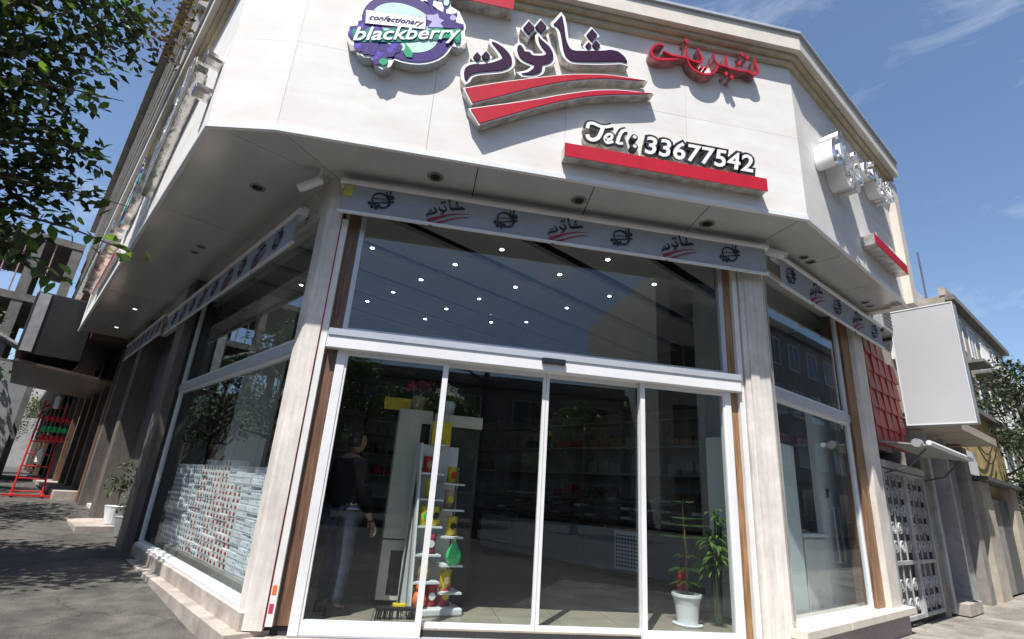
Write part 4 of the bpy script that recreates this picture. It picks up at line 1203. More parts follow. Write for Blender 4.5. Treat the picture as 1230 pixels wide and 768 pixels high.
for i in range(8):
    for j in range(9): mb.box(CT, .59+i*.055, .625+i*.055, .02, .024, FLR+.19+j*.056, FLR+.215+j*.056)
tag(obj('grille_holes', mb, 'black', cn), kind='stuff')
for i in range(3):
    g = MB().box(CT, -1.0+i*1.8+.01, -1.0+(i+1)*1.8-.01, -0.02, -0.012, FLR+.785, FLR+1.3)
    obj('pane', g, 'clear_glass', cn)
obj('glass_top', MB().box(CT, -1.0, 4.4, -0.6, -0.0, FLR+1.3, FLR+1.312), 'clear_glass', cn)
for s_ in range(3):
    obj('inner_shelf', MB().box(CT, -0.95, 4.35, -0.55, -0.1, FLR+.88+s_*.15, FLR+.888+s_*.15), 'steel', cn)
for i in range(60):
    s_ = i % 3; uu = -0.9+5.1*(i//3)/20
    m_ = random.choice(['tan', 'brown_stone', 'cream_paint', 'petal_white', 'steel', 'wood', 'black'])
    tray = MB().box(CT, uu, uu+.16, -.4, -.15, FLR+.889+s_*.15, FLR+.93+s_*.15)
    tag(obj('cake_tray', tray, m_, None, bevel=0.008), 'small tray of sweets, %s from the near end on the %s counter shelf' % (ORD[i//3], ['lowest', 'middle', 'upper'][s_]), 'tray', 'trays of sweets in the counter display')
def ORDN(k): return ORD[k] if k < 20 else 'twenty '+ORD[k-20]
# wall shelves on the back wall (right) and far wall
def shelving(fr, u0, u1, n, levels, label, goods, seed):
    rnd = random.Random(seed)
    t = thing('wall_shelving', fr.pt((u0+u1)/2, n, FLR), label, 'shelving', None, fr.az)
    obj('back_panel', MB().box(fr, u0, u1, n-.03, n, FLR+.8, FLR+2.9), 'shelf_white', t)
    k = int((u1-u0)/0.9)
    for i in range(k+1):
        uu = u0+(u1-u0)*i/k; obj('upright', MB().box(fr, uu-.012, uu+.012, n, n+.34, FLR+.8, FLR+2.9), 'shelf_white', t)
    for z in levels:
        obj('shelf', MB().box(fr, u0, u1, n+.002, n+.38, FLR+z, FLR+z+.035), 'shelf_white', t)
        if z == levels[-1]: continue
        for i in range(k):
            if rnd.random() < goods:
                a = u0+(u1-u0)*i/k+.05; w_ = (u1-u0)/k-.12
                m_ = rnd.choice(['petal_red', 'petal_red', 'brown_stone', 'black', 'dark_violet', 'wood', 'shelf_white', 'wood'])
                nm = {'petal_red': 'crimson', 'dark_violet': 'violet', 'shelf_white': 'grey', 'wood': 'tan', 'brown_stone': 'brown'}.get(m_, m_)
                for q_ in range(3):
                    w3 = w_/3; hh = rnd.uniform(.12, .26)
                    mb = MB().box(fr, a+q_*w3, a+q_*w3+w3*.85, n+.06, n+.3, FLR+z+.036, FLR+z+.036+hh)
                    tag(obj('gift_box', mb, m_, None, bevel=0.006), '%s box, shelf %s, %s in its row, %s wall' % (nm, ['one', 'two', 'three', 'four', 'five'][levels.index(z)], ORDN(i*3+q_), 'far' if 'far' in label else 'back'), 'box', 'gift boxes on '+label)
    return t
BW = Frame(tuple(E3), 0); BW.U = L.U.copy(); BW.az = L.az; BW.N = L.N.copy(); BW.P = E3.copy()
shelving(BW, 0.3, 8.5, 0.02, [1.15, 1.65, 2.15, 2.65], 'white wall shelving behind the counter', 0.75, 3)
EW = Frame(tuple(E5), 0); d = (E4-E5).normalized(); EW.U = d; EW.N = Vector((d.y, -d.x)); 
if EW.N.dot(Vector((0, -1))) < 0: EW.N = -EW.N
EW.az = math.atan2(d.y, d.x)
shelving(EW, 0.3, 6.6, 0.02, [0.85, 1.35, 1.85, 2.35, 2.75], 'white wall shelving across the far end of the shop', 0.8, 5)
# office chair behind the counter
oc = thing('office_chair', (4.95, 8.1, FLR), 'black high backed chair seen behind the counter', 'chair')
c = Vector((4.75, 7.9, FLR))
obj('seat', MB().plate(lambda x, y, n: c+Vector((x, y, n)), circ(0, 0, .25, 18), .58, .66), 'black', oc, bevel=.02)
mb = MB(); vs = []; fs = []
for j in range(9):
    v = j/8; hw = 0.24*(1-0.55*max(0, v-.55)**1.3/.3)*(.86+.14*math.sin(PI*min(1, v*1.2)))
    for k in range(7):
        s_ = -1+2*k/6; vs.append(c+Vector((s_*hw, .22+.04*s_*s_*-1+.06*v, .68+.85*v)))
for j in range(8):
    for k in range(6): a = j*7+k; fs.append((a, a+1, a+8, a+7))
nb = len(vs); vs += [v+Vector((0, .06, 0)) for v in vs]; fs += [tuple(q_+nb for q_ in f[::-1]) for f in fs]
obj('backrest', MB().add(vs, fs), 'black', oc, smooth=True)
obj('post', MB().tube([c+Vector((0, 0, .1)), c+Vector((0, 0, .58))], .03, 10), 'steel', oc)
for k in range(5):
    a = k*2*PI/5; obj('foot', MB().tube([c+Vector((0, 0, .1)), c+Vector((.28*math.cos(a), .28*math.sin(a), .04))], [.03, .018], 8), 'black', oc)
for s_ in (-1, 1):
    obj('armrest', MB().tube([c+Vector((s_*.24, -.05, .62)), c+Vector((s_*.3, -.05, .84)), c+Vector((s_*.3, .2, .86))], .018, 8), 'black', oc)

# ================================================================ PLANTS INSIDE
def leafquad(p, d, up, ln, wd, droop=0.25):
    d = Vector(d).normalized(); s_ = d.cross(Vector(up)).normalized()*wd/2; dn = Vector((0, 0, -1))
    m1 = p+d*ln*.33+dn*droop*ln*.1; m2 = p+d*ln*.7+dn*droop*ln*.45; e = p+d*ln+dn*droop*ln
    return [p, m1+s_, m2+s_*.8, e, m2-s_*.8, m1-s_], [(0, 1, 5), (1, 2, 4, 5), (2, 3, 4)]
# young conifer-like plant in a white pot
pc = Vector((2.99, 5.66, FLR))
tp = thing('potted_plant', pc, 'slim young plant with feathery fronds in a white plastic pot inside the right door leaf', 'potted plant')
obj('pot', MB().lathe(pc, [(0.10, 0.012), (0.105, .02), (0.125, .20), (0.145, .27), (0.155, .275), (0.155, .30), (0.135, .302), (0.13, .27)], 24), 'white_plastic', tp, smooth=False)
obj('saucer', MB().lathe(pc, [(0.12, 0), (0.15, .005), (0.155, .02), (0.14, .021)], 24), 'white_plastic', tp)
obj('soil', MB().lathe(pc, [(0.128, .262), (0.128, .275)], 18), 'soil', tp)
obj('stem', MB().tube([pc+Vector((0, 0, .27)), pc+Vector((.01, 0, .7)), pc+Vector((-.01, .01, 1.18)), pc+Vector((0, 0, 1.25))], [.013, .011, .008, .005], 8), 'wood', tp)
for z, n_, ln in ((0.42, 8, .17), (0.55, 9, .19), (0.68, 6, .12), (0.86, 7, .30), (0.98, 7, .28), (1.05, 5, .2), (1.22, 6, .11)):
    for k in range(n_):
        a = 2*PI*k/n_+z*7
        d = Vector((math.cos(a), math.sin(a)*.8, .12))
        p0 = pc+Vector((0, 0, z)); mb = MB()
        for j in range(14):
            v = (j+1)/14; q_ = p0+d*ln*v+Vector((0, 0, -.35*ln*v*v if z < .8 else -.12*ln*v))
            for s_ in (-1, 1):
                sd_ = Vector((-d.y, d.x, 0)).normalized()*s_
                vs, fs = leafquad(q_, (sd_+d*.7), (0, 0, 1), .05*(1.1-v*.6), .009, .5)
                mb.add(vs, fs)
        o = obj('frond', mb, 'leaf_mid', tp, recalc=False)
# tall bamboo-like plant in a glass vase
pc = Vector((3.37, 5.70, FLR))
tp = thing('bamboo_plant', pc, 'tall lucky bamboo with bright leaves in a glass vase against the right door frame', 'plant')
obj('vase', MB().lathe(pc, [(0.075, 0), (0.085, .01), (0.08, .38), (0.095, .42)], 20), 'clear_glass', tp, smooth=True)
for k in range(9):
    a = k*2*PI/9; r = .05
    b0 = pc+Vector((r*math.cos(a)*.6, r*math.sin(a)*.6, .02)); h = random.uniform(.8, 1.25)
    b1 = pc+Vector((r*math.cos(a)*1.5+random.uniform(-.03, .03), r*math.sin(a)*1.5, h))
    pts = []; rad = []
    for j in range(13):
        v = j/12; pts.append(b0.lerp(b1, v)); rad.append(.0095 if j % 2 else .012)
    obj('stalk', MB().tube(pts, rad, 7), 'leaf_mid', tp)
    for q_ in range(20):
        zf = random.uniform(.50, 1.0); p0 = b0.lerp(b1, zf); aa = random.uniform(0, 2*PI)
        vs, fs = leafquad(p0, (math.cos(aa), math.sin(aa)*.8, random.uniform(.1, .8)), (0, 0, 1), random.uniform(.16, .30), .042, .6)
        obj('leaf', MB().add(vs, fs), 'leaf_light', tp, recalc=False)
# small red bottle beside the vase
tb = thing('fire_extinguisher', (2.99, 5.9, FLR), 'small red fire extinguisher on the floor between the two plants', 'fire extinguisher')
c = Vector((3.05, 5.86, FLR))
obj('cylinder_body', MB().lathe(c, [(0.05, 0), (0.055, .02), (0.055, .42), (0.04, .48), (0.018, .5)], 16), 'red', tb, smooth=True)
obj('valve', MB().lathe(c+Vector((0, 0, .5)), [(0.016, 0), (0.02, .03), (0.01, .05)], 10), 'black', tb)

# ================================================================ RIGHT WINDOW INTERIOR
fr_ = thing('display_fridge', Rt.pt(0.8, -0.5, FLR), 'tall pale fridge with glossy side standing behind the right window', 'fridge', None, Rt.az)
obj('cabinet_body', MB().box(Rt, 0.28, 1.24, -0.95, -0.36, FLR+.02, FLR+2.0), 'fridge_white', fr_, bevel=0.012)
obj('door', MB().box(Rt, 0.28, 0.755, -0.355, -0.30, FLR+.08, FLR+1.98), 'fridge_white', fr_, bevel=0.01)
obj('door', MB().box(Rt, 0.765, 1.24, -0.355, -0.30, FLR+.08, FLR+1.98), 'fridge_white', fr_, bevel=0.01)
obj('foot_grille', MB().box(Rt, 0.30, 1.22, -0.90, -0.38, FLR+.001, FLR+.02), 'black', fr_)
tag(obj('carton', MB().box(Rt, 0.62, 0.95, -0.6, -0.4, FLR+2.002, FLR+2.17), 'yellow', None, bevel=0.004), 'yellow box lying on top of the fridge in the right window', 'box')
fz = thing('chest_cabinet', Rt.pt(1.7, -0.6, FLR), 'low white cabinet with flat top beside the fridge in the right window', 'cabinet', None, Rt.az)
obj('cabinet_body', MB().box(Rt, 1.36, 2.05, -0.95, -0.36, FLR+.02, FLR+.90), 'white_paint', fz, bevel=0.01)
obj('door', MB().box(Rt, 1.38, 1.70, -0.355, -0.34, FLR+.06, FLR+.88), 'white_paint', fz, bevel=0.004)
obj('door', MB().box(Rt, 1.71, 2.03, -0.355, -0.34, FLR+.06, FLR+.88), 'white_paint', fz, bevel=0.004)
obj('lid', MB().box(Rt, 1.34, 2.07, -0.97, -0.33, FLR+.905, FLR+.95), 'white_plastic', fz, bevel=0.008)
gd = thing('glass_door', Rt.pt(2.6, -.4, FLR), 'pale glass door with long steel pull handles behind the right window', 'door', None, Rt.az)
obj('pane', MB().box(Rt, 2.16, 3.05, -.44, -.42, FLR+.02, FLR+2.5), 'fridge_white', gd)
for uu in (2.42, 2.60):
    obj('handle', MB().tube([Rt.pt(uu, -.42, .80), Rt.pt(uu, -.34, .80), Rt.pt(uu, -.34, 1.50), Rt.pt(uu, -.42, 1.50)], 0.016, 8), 'handle_steel', gd)
obj('lock', MB().box(Rt, 2.40, 2.47, -.419, -.40, 1.62, 1.74), 'black', gd, bevel=.004)
obj('frame', MB().box(Rt, 2.10, 2.155, -.46, -.39, FLR+.0, FLR+2.6), 'white_alu', gd)
cm = thing('coffee_machine', Rt.pt(1.7, -0.6, FLR+.95), 'dark machine standing on the low white cabinet behind the right window', 'machine', None, Rt.az)
obj('housing', MB().box(Rt, 1.42, 1.95, -0.9, -0.55, FLR+.952, FLR+1.55), 'black', cm, bevel=0.02)
obj('panel', MB().box(Rt, 1.50, 1.80, -0.55, -0.535, FLR+1.28, FLR+1.46), 'steel', cm)
obj('tray', MB().box(Rt, 1.50, 1.80, -0.55, -0.45, FLR+.955, FLR+.99), 'steel', cm)
tag(obj('partition_wall', MB().box(Rt, 0.9, 3.1, -1.42, -1.30, FLR+.001, CEIL-.001), 'shelf_white'), 'plain grey partition wall behind the glass door', 'partition')
wc = thing('picture_board', Rt.pt(1.9, -1.28, 2.3), 'dark framed board with rows on the wall deep behind the right window', 'board', None, Rt.az)
obj('frame', MB().box(Rt, 1.85, 2.75, -1.298, -1.27, 2.75, 3.25), 'iron_dark', wc)
for j in range(3): obj('row', MB().box(Rt, 1.88, 2.72, -1.27, -1.265, 2.79+j*.15, 2.90+j*.15), 'plaster_grey', wc)

# ================================================================ PERSON
def skin_mesh(name, verts, edges, rad, m_, parent, sub=2, root=0, shape=None):
    me = bpy.data.meshes.new(name)
    inv = wmat(parent).inverted()
    me.from_pydata([tuple(inv @ Vector(v)) for v in verts], edges, [])
    o = bpy.data.objects.new(name, me); COL.objects.link(o)
    md = o.modifiers.new('skin', 'SKIN'); md.use_smooth_shade = True
    sv = me.skin_vertices[0].data
    for i, r in enumerate(rad):
        sv[i].radius = r if hasattr(r, '__len__') else (r, r)
        sv[i].use_root = (i == root)
    if sub:
        sm = o.modifiers.new('sub', 'SUBSURF'); sm.levels = sub; sm.render_levels = sub
    bpy.context.view_layer.update()
    dg = bpy.context.evaluated_depsgraph_get()
    me2 = bpy.data.meshes.new_from_object(o.evaluated_get(dg)); o.modifiers.clear(); o.data = me2
    me2.name = name
    me2.materials.clear(); me2.materials.append(MATS[m_])
    for p in me2.polygons: p.use_smooth = True
    o.parent = parent
    return o
def person(base, face, label, skin='skin'):
    t = thing('person', base, label, 'person')
    B = Vector(base); f = Vector(face).normalized(); r = Vector((f.y, -f.x, 0)); U = Vector((0, 0, 1))
    def P(a, b, c): return B + r*a*.96 + f*b*.96 + U*c*.955      # right, forward, up
    # one continuous body: pelvis, spine, neck, head, arms, legs
    V = [P(0, 0, .94), P(0, .01, 1.12), P(0, .02, 1.30), P(0, .01, 1.44), P(0, .03, 1.52),
         P(.10, 0, .90), P(.11, .02, .50), P(.115, -.03, .09), P(.13, .10, .04),
         P(-.10, 0, .90), P(-.12, .05, .50), P(-.125, .0, .09), P(-.14, .13, .04),
         P(.18, .0, 1.41), P(.25, .03, 1.15), P(.23, .14, .93), P(.225, .19, .86),
         P(-.18, .0, 1.41), P(-.26, -.02, 1.14), P(-.24, .12, .92), P(-.235, .16, .85)]
    E_ = [(0, 1), (1, 2), (2, 3), (3, 4), (0, 5), (5, 6), (6, 7), (7, 8), (0, 9), (9, 10), (10, 11), (11, 12),
          (3, 13), (13, 14), (14, 15), (15, 16), (3, 17), (17, 18), (18, 19), (19, 20)]
    Rd = [(.15, .11), (.135, .10), (.16, .11), (.10, .08), (.055, .055),
          (.085, .085), (.055, .06), (.038, .04), (.035, .03), (.085, .085), (.055, .06), (.038, .04), (.035, .03),
          (.042, .042), (.036, .036), (.030, .028), (.027, .021), (.042, .042), (.036, .036), (.030, .028), (.027, .021)]
    body = skin_mesh('body', V, E_, Rd, skin, t)
    # head: one shaped mesh
    hc = P(0, .05, 1.64); bm = bmesh.new(); bmesh.ops.create_uvsphere(bm, u_segments=28, v_segments=20, radius=1)
    for v in bm.verts:
        x, y, z = v.co
        jaw = 1-.26*max(0, -z)**1.3
        X = x*.074*jaw; Y = y*.094*(1-.10*max(0, -z)); Z = z*.115
        fr = max(0, y)
        nose = math.exp(-(x*x)/.012-((z+.12)**2)/.03)*fr; Y += .020*nose
        for e in (-.36, .36): Y -= .010*math.exp(-((x-e)**2)/.02-((z-.06)**2)/.012)*fr
        Y += .006*math.exp(-(x*x)/.05-((z+.42)**2)/.006)*fr + .006*math.exp(-(x*x)/.06-((z+.8)**2)/.03)*fr
        for e in (-1, 1): X += e*.012*math.exp(-((x-e*.97)**2)/.02-((y+.05)**2)/.015-((z+.05)**2)/.05)
        v.co = hc + r*X + f*Y + U*Z
    me = bpy.data.meshes.new('head'); bm.transform(wmat(t).inverted()); bm.to_mesh(me); bm.free(); me.materials.append(MATS[skin])
    for p in me.polygons: p.use_smooth = True
    h = bpy.data.objects.new('head', me); COL.objects.link(h); h.parent = t
    for e in (-1, 1):
        obj('eye', MB().lathe(hc+r*.028*e+f*.078+U*.006, [(.004, -.006), (.009, 0), (.004, .006)], 8), 'white_plastic', t, smooth=True)
    bm = bmesh.new(); bmesh.ops.create_uvsphere(bm, u_segments=28, v_segments=20, radius=1)
    for v in bm.verts:
        x, y, z = v.co
        k = 1.0 if (z > .25+.45*max(0, y)) or y < -.1 and z > -.55 else .93
        v.co = hc + r*x*.083*k + f*(y*.10*k-.008) + U*(z*.122*k+.008)
    me = bpy.data.meshes.new('hair'); bm.transform(wmat(t).inverted()); 
    kill = [v for v in bm.verts]
    bm.to_mesh(me); bm.free(); me.materials.append(MATS['hair'])
    hh = bpy.data.objects.new('hair', me); COL.objects.link(hh); hh.parent = t
    # drop the hair faces that would cover the face
    bm = bmesh.new(); bm.from_mesh(me); inv = wmat(t)
    dl = []
    for fc in bm.faces:
        q = inv @ fc.calc_center_median() - hc
        if q.dot(f) > .0 and q.z < .055: dl.append(fc)
        elif q.z < -.06: dl.append(fc)
    bmesh.ops.delete(bm, geom=dl, context='FACES'); bm.to_mesh(me); bm.free()
    # clothes as offset shells of the same skeleton
    g = .014
    def sub_(ids, es, rs, name, m_, root):
        mp_ = {q: i for i, q in enumerate(ids)}
        return skin_mesh(name, [V[q] for q in ids], [(mp_[a], mp_[b]) for a, b in es], rs, m_, t, 2, root)
    jv = [0, 5, 6, 7, 9, 10, 11]
    je = [(0, 5), (5, 6), (6, 7), (0, 9), (9, 10), (10, 11)]
    sub_(jv, je, [(.150, .118), (.105, .105), (.082, .085), (.068, .075), (.105, .105), (.082, .085), (.068, .075)], 'jeans', 'jeans', 0)
    tv = [0, 1, 2, 3, 13, 14, 15, 17, 18, 19]
    sub_(tv, [(0, 1), (1, 2), (2, 3), (3, 13), (13, 14), (14, 15), (3, 17), (17, 18), (18, 19)],
         [(.172, .132), (.160, .130), (.188, .135), (.135, .11), (.085, .082), (.068, .066), (.048, .046), (.085, .082), (.068, .066), (.048, .046)], 'sweater', 'dark_cloth', 1)
    for a, b in ((7, 8), (11, 12)):
        A = V[a]; C_ = V[b]; d = Vector((C_.x-A.x, C_.y-A.y, 0)).normalized()
        A0 = Vector((A.x, A.y, B.z+.002)); s_ = Vector((-d.y, d.x, 0))
        mb = MB(); vs = []; rows = [(-.07, .032, .09), (-.02, .042, .10), (.05, .043, .075), (.12, .046, .06), (.17, .042, .05), (.20, .02, .035)]
        for o_, w_, h_ in rows:
            q = A0+d*o_; vs += [q+s_*w_, q+s_*w_*.8+U*h_, q-s_*w_*.8+U*h_, q-s_*w_]
        fs = []
        for j in range(len(rows)-1):
            for k in range(4): fs.append((j*4+k, j*4+(k+1) % 4, j*4+4+(k+1) % 4, j*4+4+k))
        fs += [(0, 1, 2, 3), tuple(len(vs)-4+k for k in (3, 2, 1, 0))]
        obj('shoe', mb.add(vs, fs), 'black', t, bevel=.006)
    # hands: palm and five bent fingers each
    for wr, el, nm in ((16, 15, 'hand'), (20, 19, 'hand')):
        d = (V[wr]-V[el]).normalized(); s_ = d.cross(U); s_ = s_.normalized() if s_.length > .2 else r; dn = d.cross(s_).normalized()
        if dn.z > 0: dn = -dn
        pv = [V[wr]-d*.02, V[wr]+d*.04, V[wr]+d*.085]; pe = [(0, 1), (1, 2)]; pr = [(.026, .02), (.038, .015), (.038, .013)]
        for k in range(4):
            o_ = (-.030+.020*k); ln = [.070, .080, .075, .058][k]
            b0 = V[wr]+d*.080+s_*o_; b1 = b0+d*ln*.45+dn*.010; b2 = b1+d*ln*.28+dn*.022; b3 = b2+d*ln*.12+dn*.024
            i0 = len(pv); pv += [b0, b1, b2, b3]; pe += [(1, i0), (i0, i0+1), (i0+1, i0+2), (i0+2, i0+3)]; pr += [.0098, .009, .0082, .007]
        i0 = len(pv); th = V[wr]+d*.02-s_*.034
        pv += [th, th+d*.03-s_*.018+dn*.01, th+d*.055-s_*.018+dn*.02]; pe += [(0, i0), (i0, i0+1), (i0+1, i0+2)]; pr += [.013, .0105, .009]
        skin_mesh(nm, pv, pe, [x if hasattr(x, '__len__') else (x, x) for x in pr], skin, t, 1, 0)
    return t
person((-0.62, 5.64, FLR), (0.75, 0.66, 0), 'person in a black sweater and blue jeans standing inside behind the left door leaf')

# ================================================================ LEAFY THINGS
def crown_mesh(centres, n, ln, wd, seed, spread=1.0, droop=.4, keep=None):
    rnd = random.Random(seed); mb = MB()
    for c, r in centres:
        for k in range(int(n*r*r)):
            d = Vector((rnd.gauss(0, 1), rnd.gauss(0, 1), rnd.gauss(0, 1))).normalized()
            p = Vector(c)+Vector((d.x, d.y, d.z*.72))*r*(rnd.random()**.45)*spread
            e = Vector((rnd.gauss(0, 1), rnd.gauss(0, 1), rnd.gauss(-.1, .6))).normalized()
            if keep and not keep(p): continue
            s = rnd.uniform(.65, 1.25)
            side = e.cross(Vector((rnd.gauss(0, .4), rnd.gauss(0, .4), 1))).normalized()*wd*s/2
            m1 = p+e*ln*s*.45
            mb.add([p, m1+side, p+e*ln*s+Vector((0, 0, -droop*ln*s*.4)), m1-side], [(0, 1, 2, 3)])
    return mb
def tree(base, h, r, label, leaf='leaf_mid', n=220, ln=.16, wd=.09, seed=1, trunk_r=.14, lean=(0, 0), group=None, name='street_tree', clumps=16, leaf2=None, skirt=.45):
    rnd = random.Random(seed)
    t = thing(name, base, label, 'tree', group)
    B = Vector(base); top = B+Vector((lean[0], lean[1], h*.62))
    pts = [B, B+Vector((lean[0]*.2, lean[1]*.2, h*.2)), B.lerp(top, .6)+Vector((rnd.uniform(-.08, .08), rnd.uniform(-.08, .08), 0)), top, top+Vector((lean[0]*.2, lean[1]*.2, h*.2))]
    obj('trunk', MB().tube(pts, [trunk_r*1.25, trunk_r, trunk_r*.8, trunk_r*.55, trunk_r*.2], 10), 'bark', t, smooth=True)
    cs = []
    for i in range(clumps):
        a = i*2.399+rnd.uniform(-.3, .3); v = (i+.5)/clumps
        zz = h*(skirt+(1-skirt)*v)-r*.15; rr = r*math.sqrt(max(.05, 1-(2*v-.85)**2))*rnd.uniform(.55, .95)
        c = B+Vector((lean[0], lean[1], 0))*(zz/h)+Vector((rr*math.cos(a), rr*math.sin(a), zz))
        cr_ = r*rnd.uniform(.26, .42); cs.append((c, cr_))
        st = B.lerp(top, rnd.uniform(.55, 1))
        md = st.lerp(c, .55)+Vector((0, 0, -.15*r))
        obj('limb', MB().tube([st, md, c], [trunk_r*.35, trunk_r*.2, trunk_r*.06], 6), 'bark', t, smooth=True)
    half = len(cs)//2
    o = tag(obj('crown', crown_mesh(cs[:half] if leaf2 else cs, n, ln, wd, seed+1), leaf, t, recalc=False), kind='stuff')
    if leaf2: tag(obj('crown', crown_mesh(cs[half:], n, ln, wd, seed+2), leaf2, t, recalc=False), kind='stuff')
    return t, cs

# near street tree, upper left of the view: broad leaves close to the camera
def gz(x, y): return ground_h(x, y)
nt_, ncs = tree((-7.3, 4.9, gz(-7.3, 4.9)), 6.6, 2.0, 'tall street tree leaning over the left pavement with dense dark broad leaves', 'leaf_dark', 260, .17, .095, 11, .17, (0.6, 0.6), clumps=14, skirt=.55)
cl = [((-5.5, 6.4, 6.5), .85), ((-5.1, 6.8, 7.2), .75), ((-5.6, 6.2, 5.6), .85), ((-5.3, 6.7, 5.3), .7), ((-5.4, 6.7, 6.2), .6), ((-5.9, 6.3, 4.6), .8), ((-5.7, 6.6, 3.9), .55), ((-5.9, 6.0, 6.9), 1.0), ((-6.2, 5.6, 6.0), 1.0),
      ((-5.2, 6.3, 7.6), 1.0), ((-5.3, 6.75, 4.75), .5), ((-5.15, 6.7, 4.3), .5), ((-5.2, 6.6, 3.75), .42), ((-5.0, 6.5, 5.1), .6), ((-4.75, 6.75, 4.65), .38), ((-5.3, 6.5, 3.3), .3)]
cl += [((-5.7, 4.9, 5.7), .9), ((-6.5, 4.4, 5.0), 1.0), ((-6.3, 5.4, 5.2), .9), ((-5.2, 4.9, 6.6), .7)]  # clumps outside the view, added so the crown shades the left pavement
for c, r in cl:
    st = Vector((-6.9, 5.3, 3.4)); c = Vector(c); md = st.lerp(c, .6)+Vector((0, 0, .3))
    obj('limb', MB().tube([st, md, c], [.07, .04, .012], 6), 'bark', nt_, smooth=True)
tag(obj('crown', crown_mesh(cl, 430, .15, .085, 77), 'leaf_dark', nt_, recalc=False), kind='stuff')
tag(obj('crown', crown_mesh(cl, 70, .15, .085, 78), 'leaf_mid', nt_, recalc=False), kind='stuff')
tag(obj('crown', crown_mesh([((-4.35, 7.2, 8.2), .75), ((-4.55, 7.1, 7.5), .55)], 420, .10, .06, 79), 'leaf_brown', nt_, recalc=False), kind='stuff')
# separately built large leaves on the outer twigs nearest to the view
leaf_me = bpy.data.meshes.new('leaf')
vs, fs = leafquad(Vector((0, 0, 0)), (1, 0, 0), (0, 0, 1), .19, .105, .35)
leaf_me.from_pydata([tuple(v) for v in vs], [], fs); leaf_me.materials.append(MATS['leaf_light'])
leaf_me2 = leaf_me.copy(); leaf_me2.materials[0] = MATS['leaf_mid']
rnd = random.Random(5); inv = wmat(nt_).inverted()
tw = [((-5.2, 6.6, 4.2), (-3.9, 7.0, 4.0)), ((-5.6, 6.4, 4.6), (-4.25, 7.2, 4.75)), ((-5.4, 6.2, 3.9), (-4.6, 7.0, 3.55)), ((-5.8, 6.2, 5.0), (-4.5, 6.9, 5.3)), ((-5.6, 6.0, 5.6), (-4.4, 6.6, 6.0))]
for a, b in tw:
    A = Vector(a); B_ = Vector(b); st = Vector((-6.7, 5.6, 4.4))
    obj('twig', MB().tube([st, A, A.lerp(B_, .5)+Vector((0, 0, .05)), B_], [.035, .02, .012, .005], 6), 'bark', nt_)
    for k in range(34):
        v = rnd.uniform(-.15, 1); p = A.lerp(B_, v)+Vector((rnd.gauss(0, .09), rnd.gauss(0, .09), rnd.gauss(0, .09)))
        o = bpy.data.objects.new('leaf', leaf_me if rnd.random() < .5 else leaf_me2); COL.objects.link(o); o.parent = nt_
        o.location = inv @ p; o.rotation_euler = (rnd.uniform(-.8, .8), rnd.uniform(-.6, .9), rnd.uniform(0, 2*PI)); s = rnd.uniform(.7, 1.2); o.scale = (s, s, s)

# ================================================================ LEFT STREET BEYOND THE SHOP
# upper storeys of the neighbouring block
def block(fr, u0, u1, n0, n1, z0, z1, m_, name, label, floors, cols, win='window_dark', wf='white_paint', rails=False, cornice=True, group=None, sill='concrete', face=True, gap=.25, par_h=.9):
    t = thing(name, fr.pt((u0+u1)/2, (n0+n1)/2, z0), label, 'building', group, fr.az)
    obj('wall', MB().box(fr, u0, u1, n0, n1, z0, z1), m_, t)
    fh = (z1-z0-par_h*.6)/floors; cw = (u1-u0)/cols
    if cornice:
        obj('cornice', MB().box(fr, u0-.15, u1+.15, n1+.001, n1+.35, z1-.35, z1-.05), sill, t)
        obj('parapet', MB().box(fr, u0-.05, u1+.05, n1-.25, n1+.05, z1+.001, z1+par_h*.5), m_, t)
    for i in range(floors):
        for j in range(cols):
            a = u0+cw*j+cw*gap; b = u0+cw*(j+1)-cw*gap; za = z0+fh*i+fh*.32; zb = z0+fh*i+fh*.86
            w_ = obj('window', MB().box(fr, a-.06, b+.06, n1+.001, n1+.06, za-.06, za).box(fr, a-.06, b+.06, n1+.001, n1+.06, zb, zb+.06)
                     .box(fr, a-.06, a, n1+.001, n1+.058, za, zb).box(fr, b, b+.06, n1+.001, n1+.058, za, zb).box(fr, (a+b)/2-.02, (a+b)/2+.02, n1+.001, n1+.045, za, zb), wf, t)
            g = obj('pane', MB().box(fr, a, b, n1+.001, n1+.02, za, zb), win, None); g.data.transform(wmat(t).inverted()); g.parent = w_
            if rails and i > 0:
                mb = MB().box(fr, a-.25, b+.25, n1+.001, n1+.9, za-fh*.32-.02, za-fh*.32+.12)
                o = obj('balcony', mb, sill, t)
                rb = MB().box(fr, a-.24, b+.24, n1+.86, n1+.9, za-fh*.32+.9, za-fh*.32+.95)
                k = 9
                for q in range(k+1):
                    uu = a-.24+(b-a+.48)*q/k; rb.box(fr, uu-.012, uu+.012, n1+.87, n1+.89, za-fh*.32+.12, za-fh*.32+.9)
                g = obj('railing', rb, wf, None); g.data.transform(wmat(t).inverted()); g.parent = o
    return t
block(FL, 5.0, 26, -9, -.03, 6.96, 12.4, 'brick_pink', 'apartment_block', 'pinkish brick apartment block rising behind the left street fascia with rows of white framed windows', 2, 11, 'window_blue', 'white_paint', gap=.16)
# projecting ledges of that block, white horizontal rails
ab = bpy.data.objects['apartment_block']
for z in (7.6, 8.3, 9.1, 9.9, 10.7, 11.5):
    obj('ledge', MB().box(FL, 5.0, 26, -.02, .14, z, z+.07), 'facade_light', ab)
for i in range(24):
    obj('pilaster', MB().box(FL, 5.2+i*.85, 5.28+i*.85, -.02, .10, 6.97, 12.3), 'facade_light', ab)
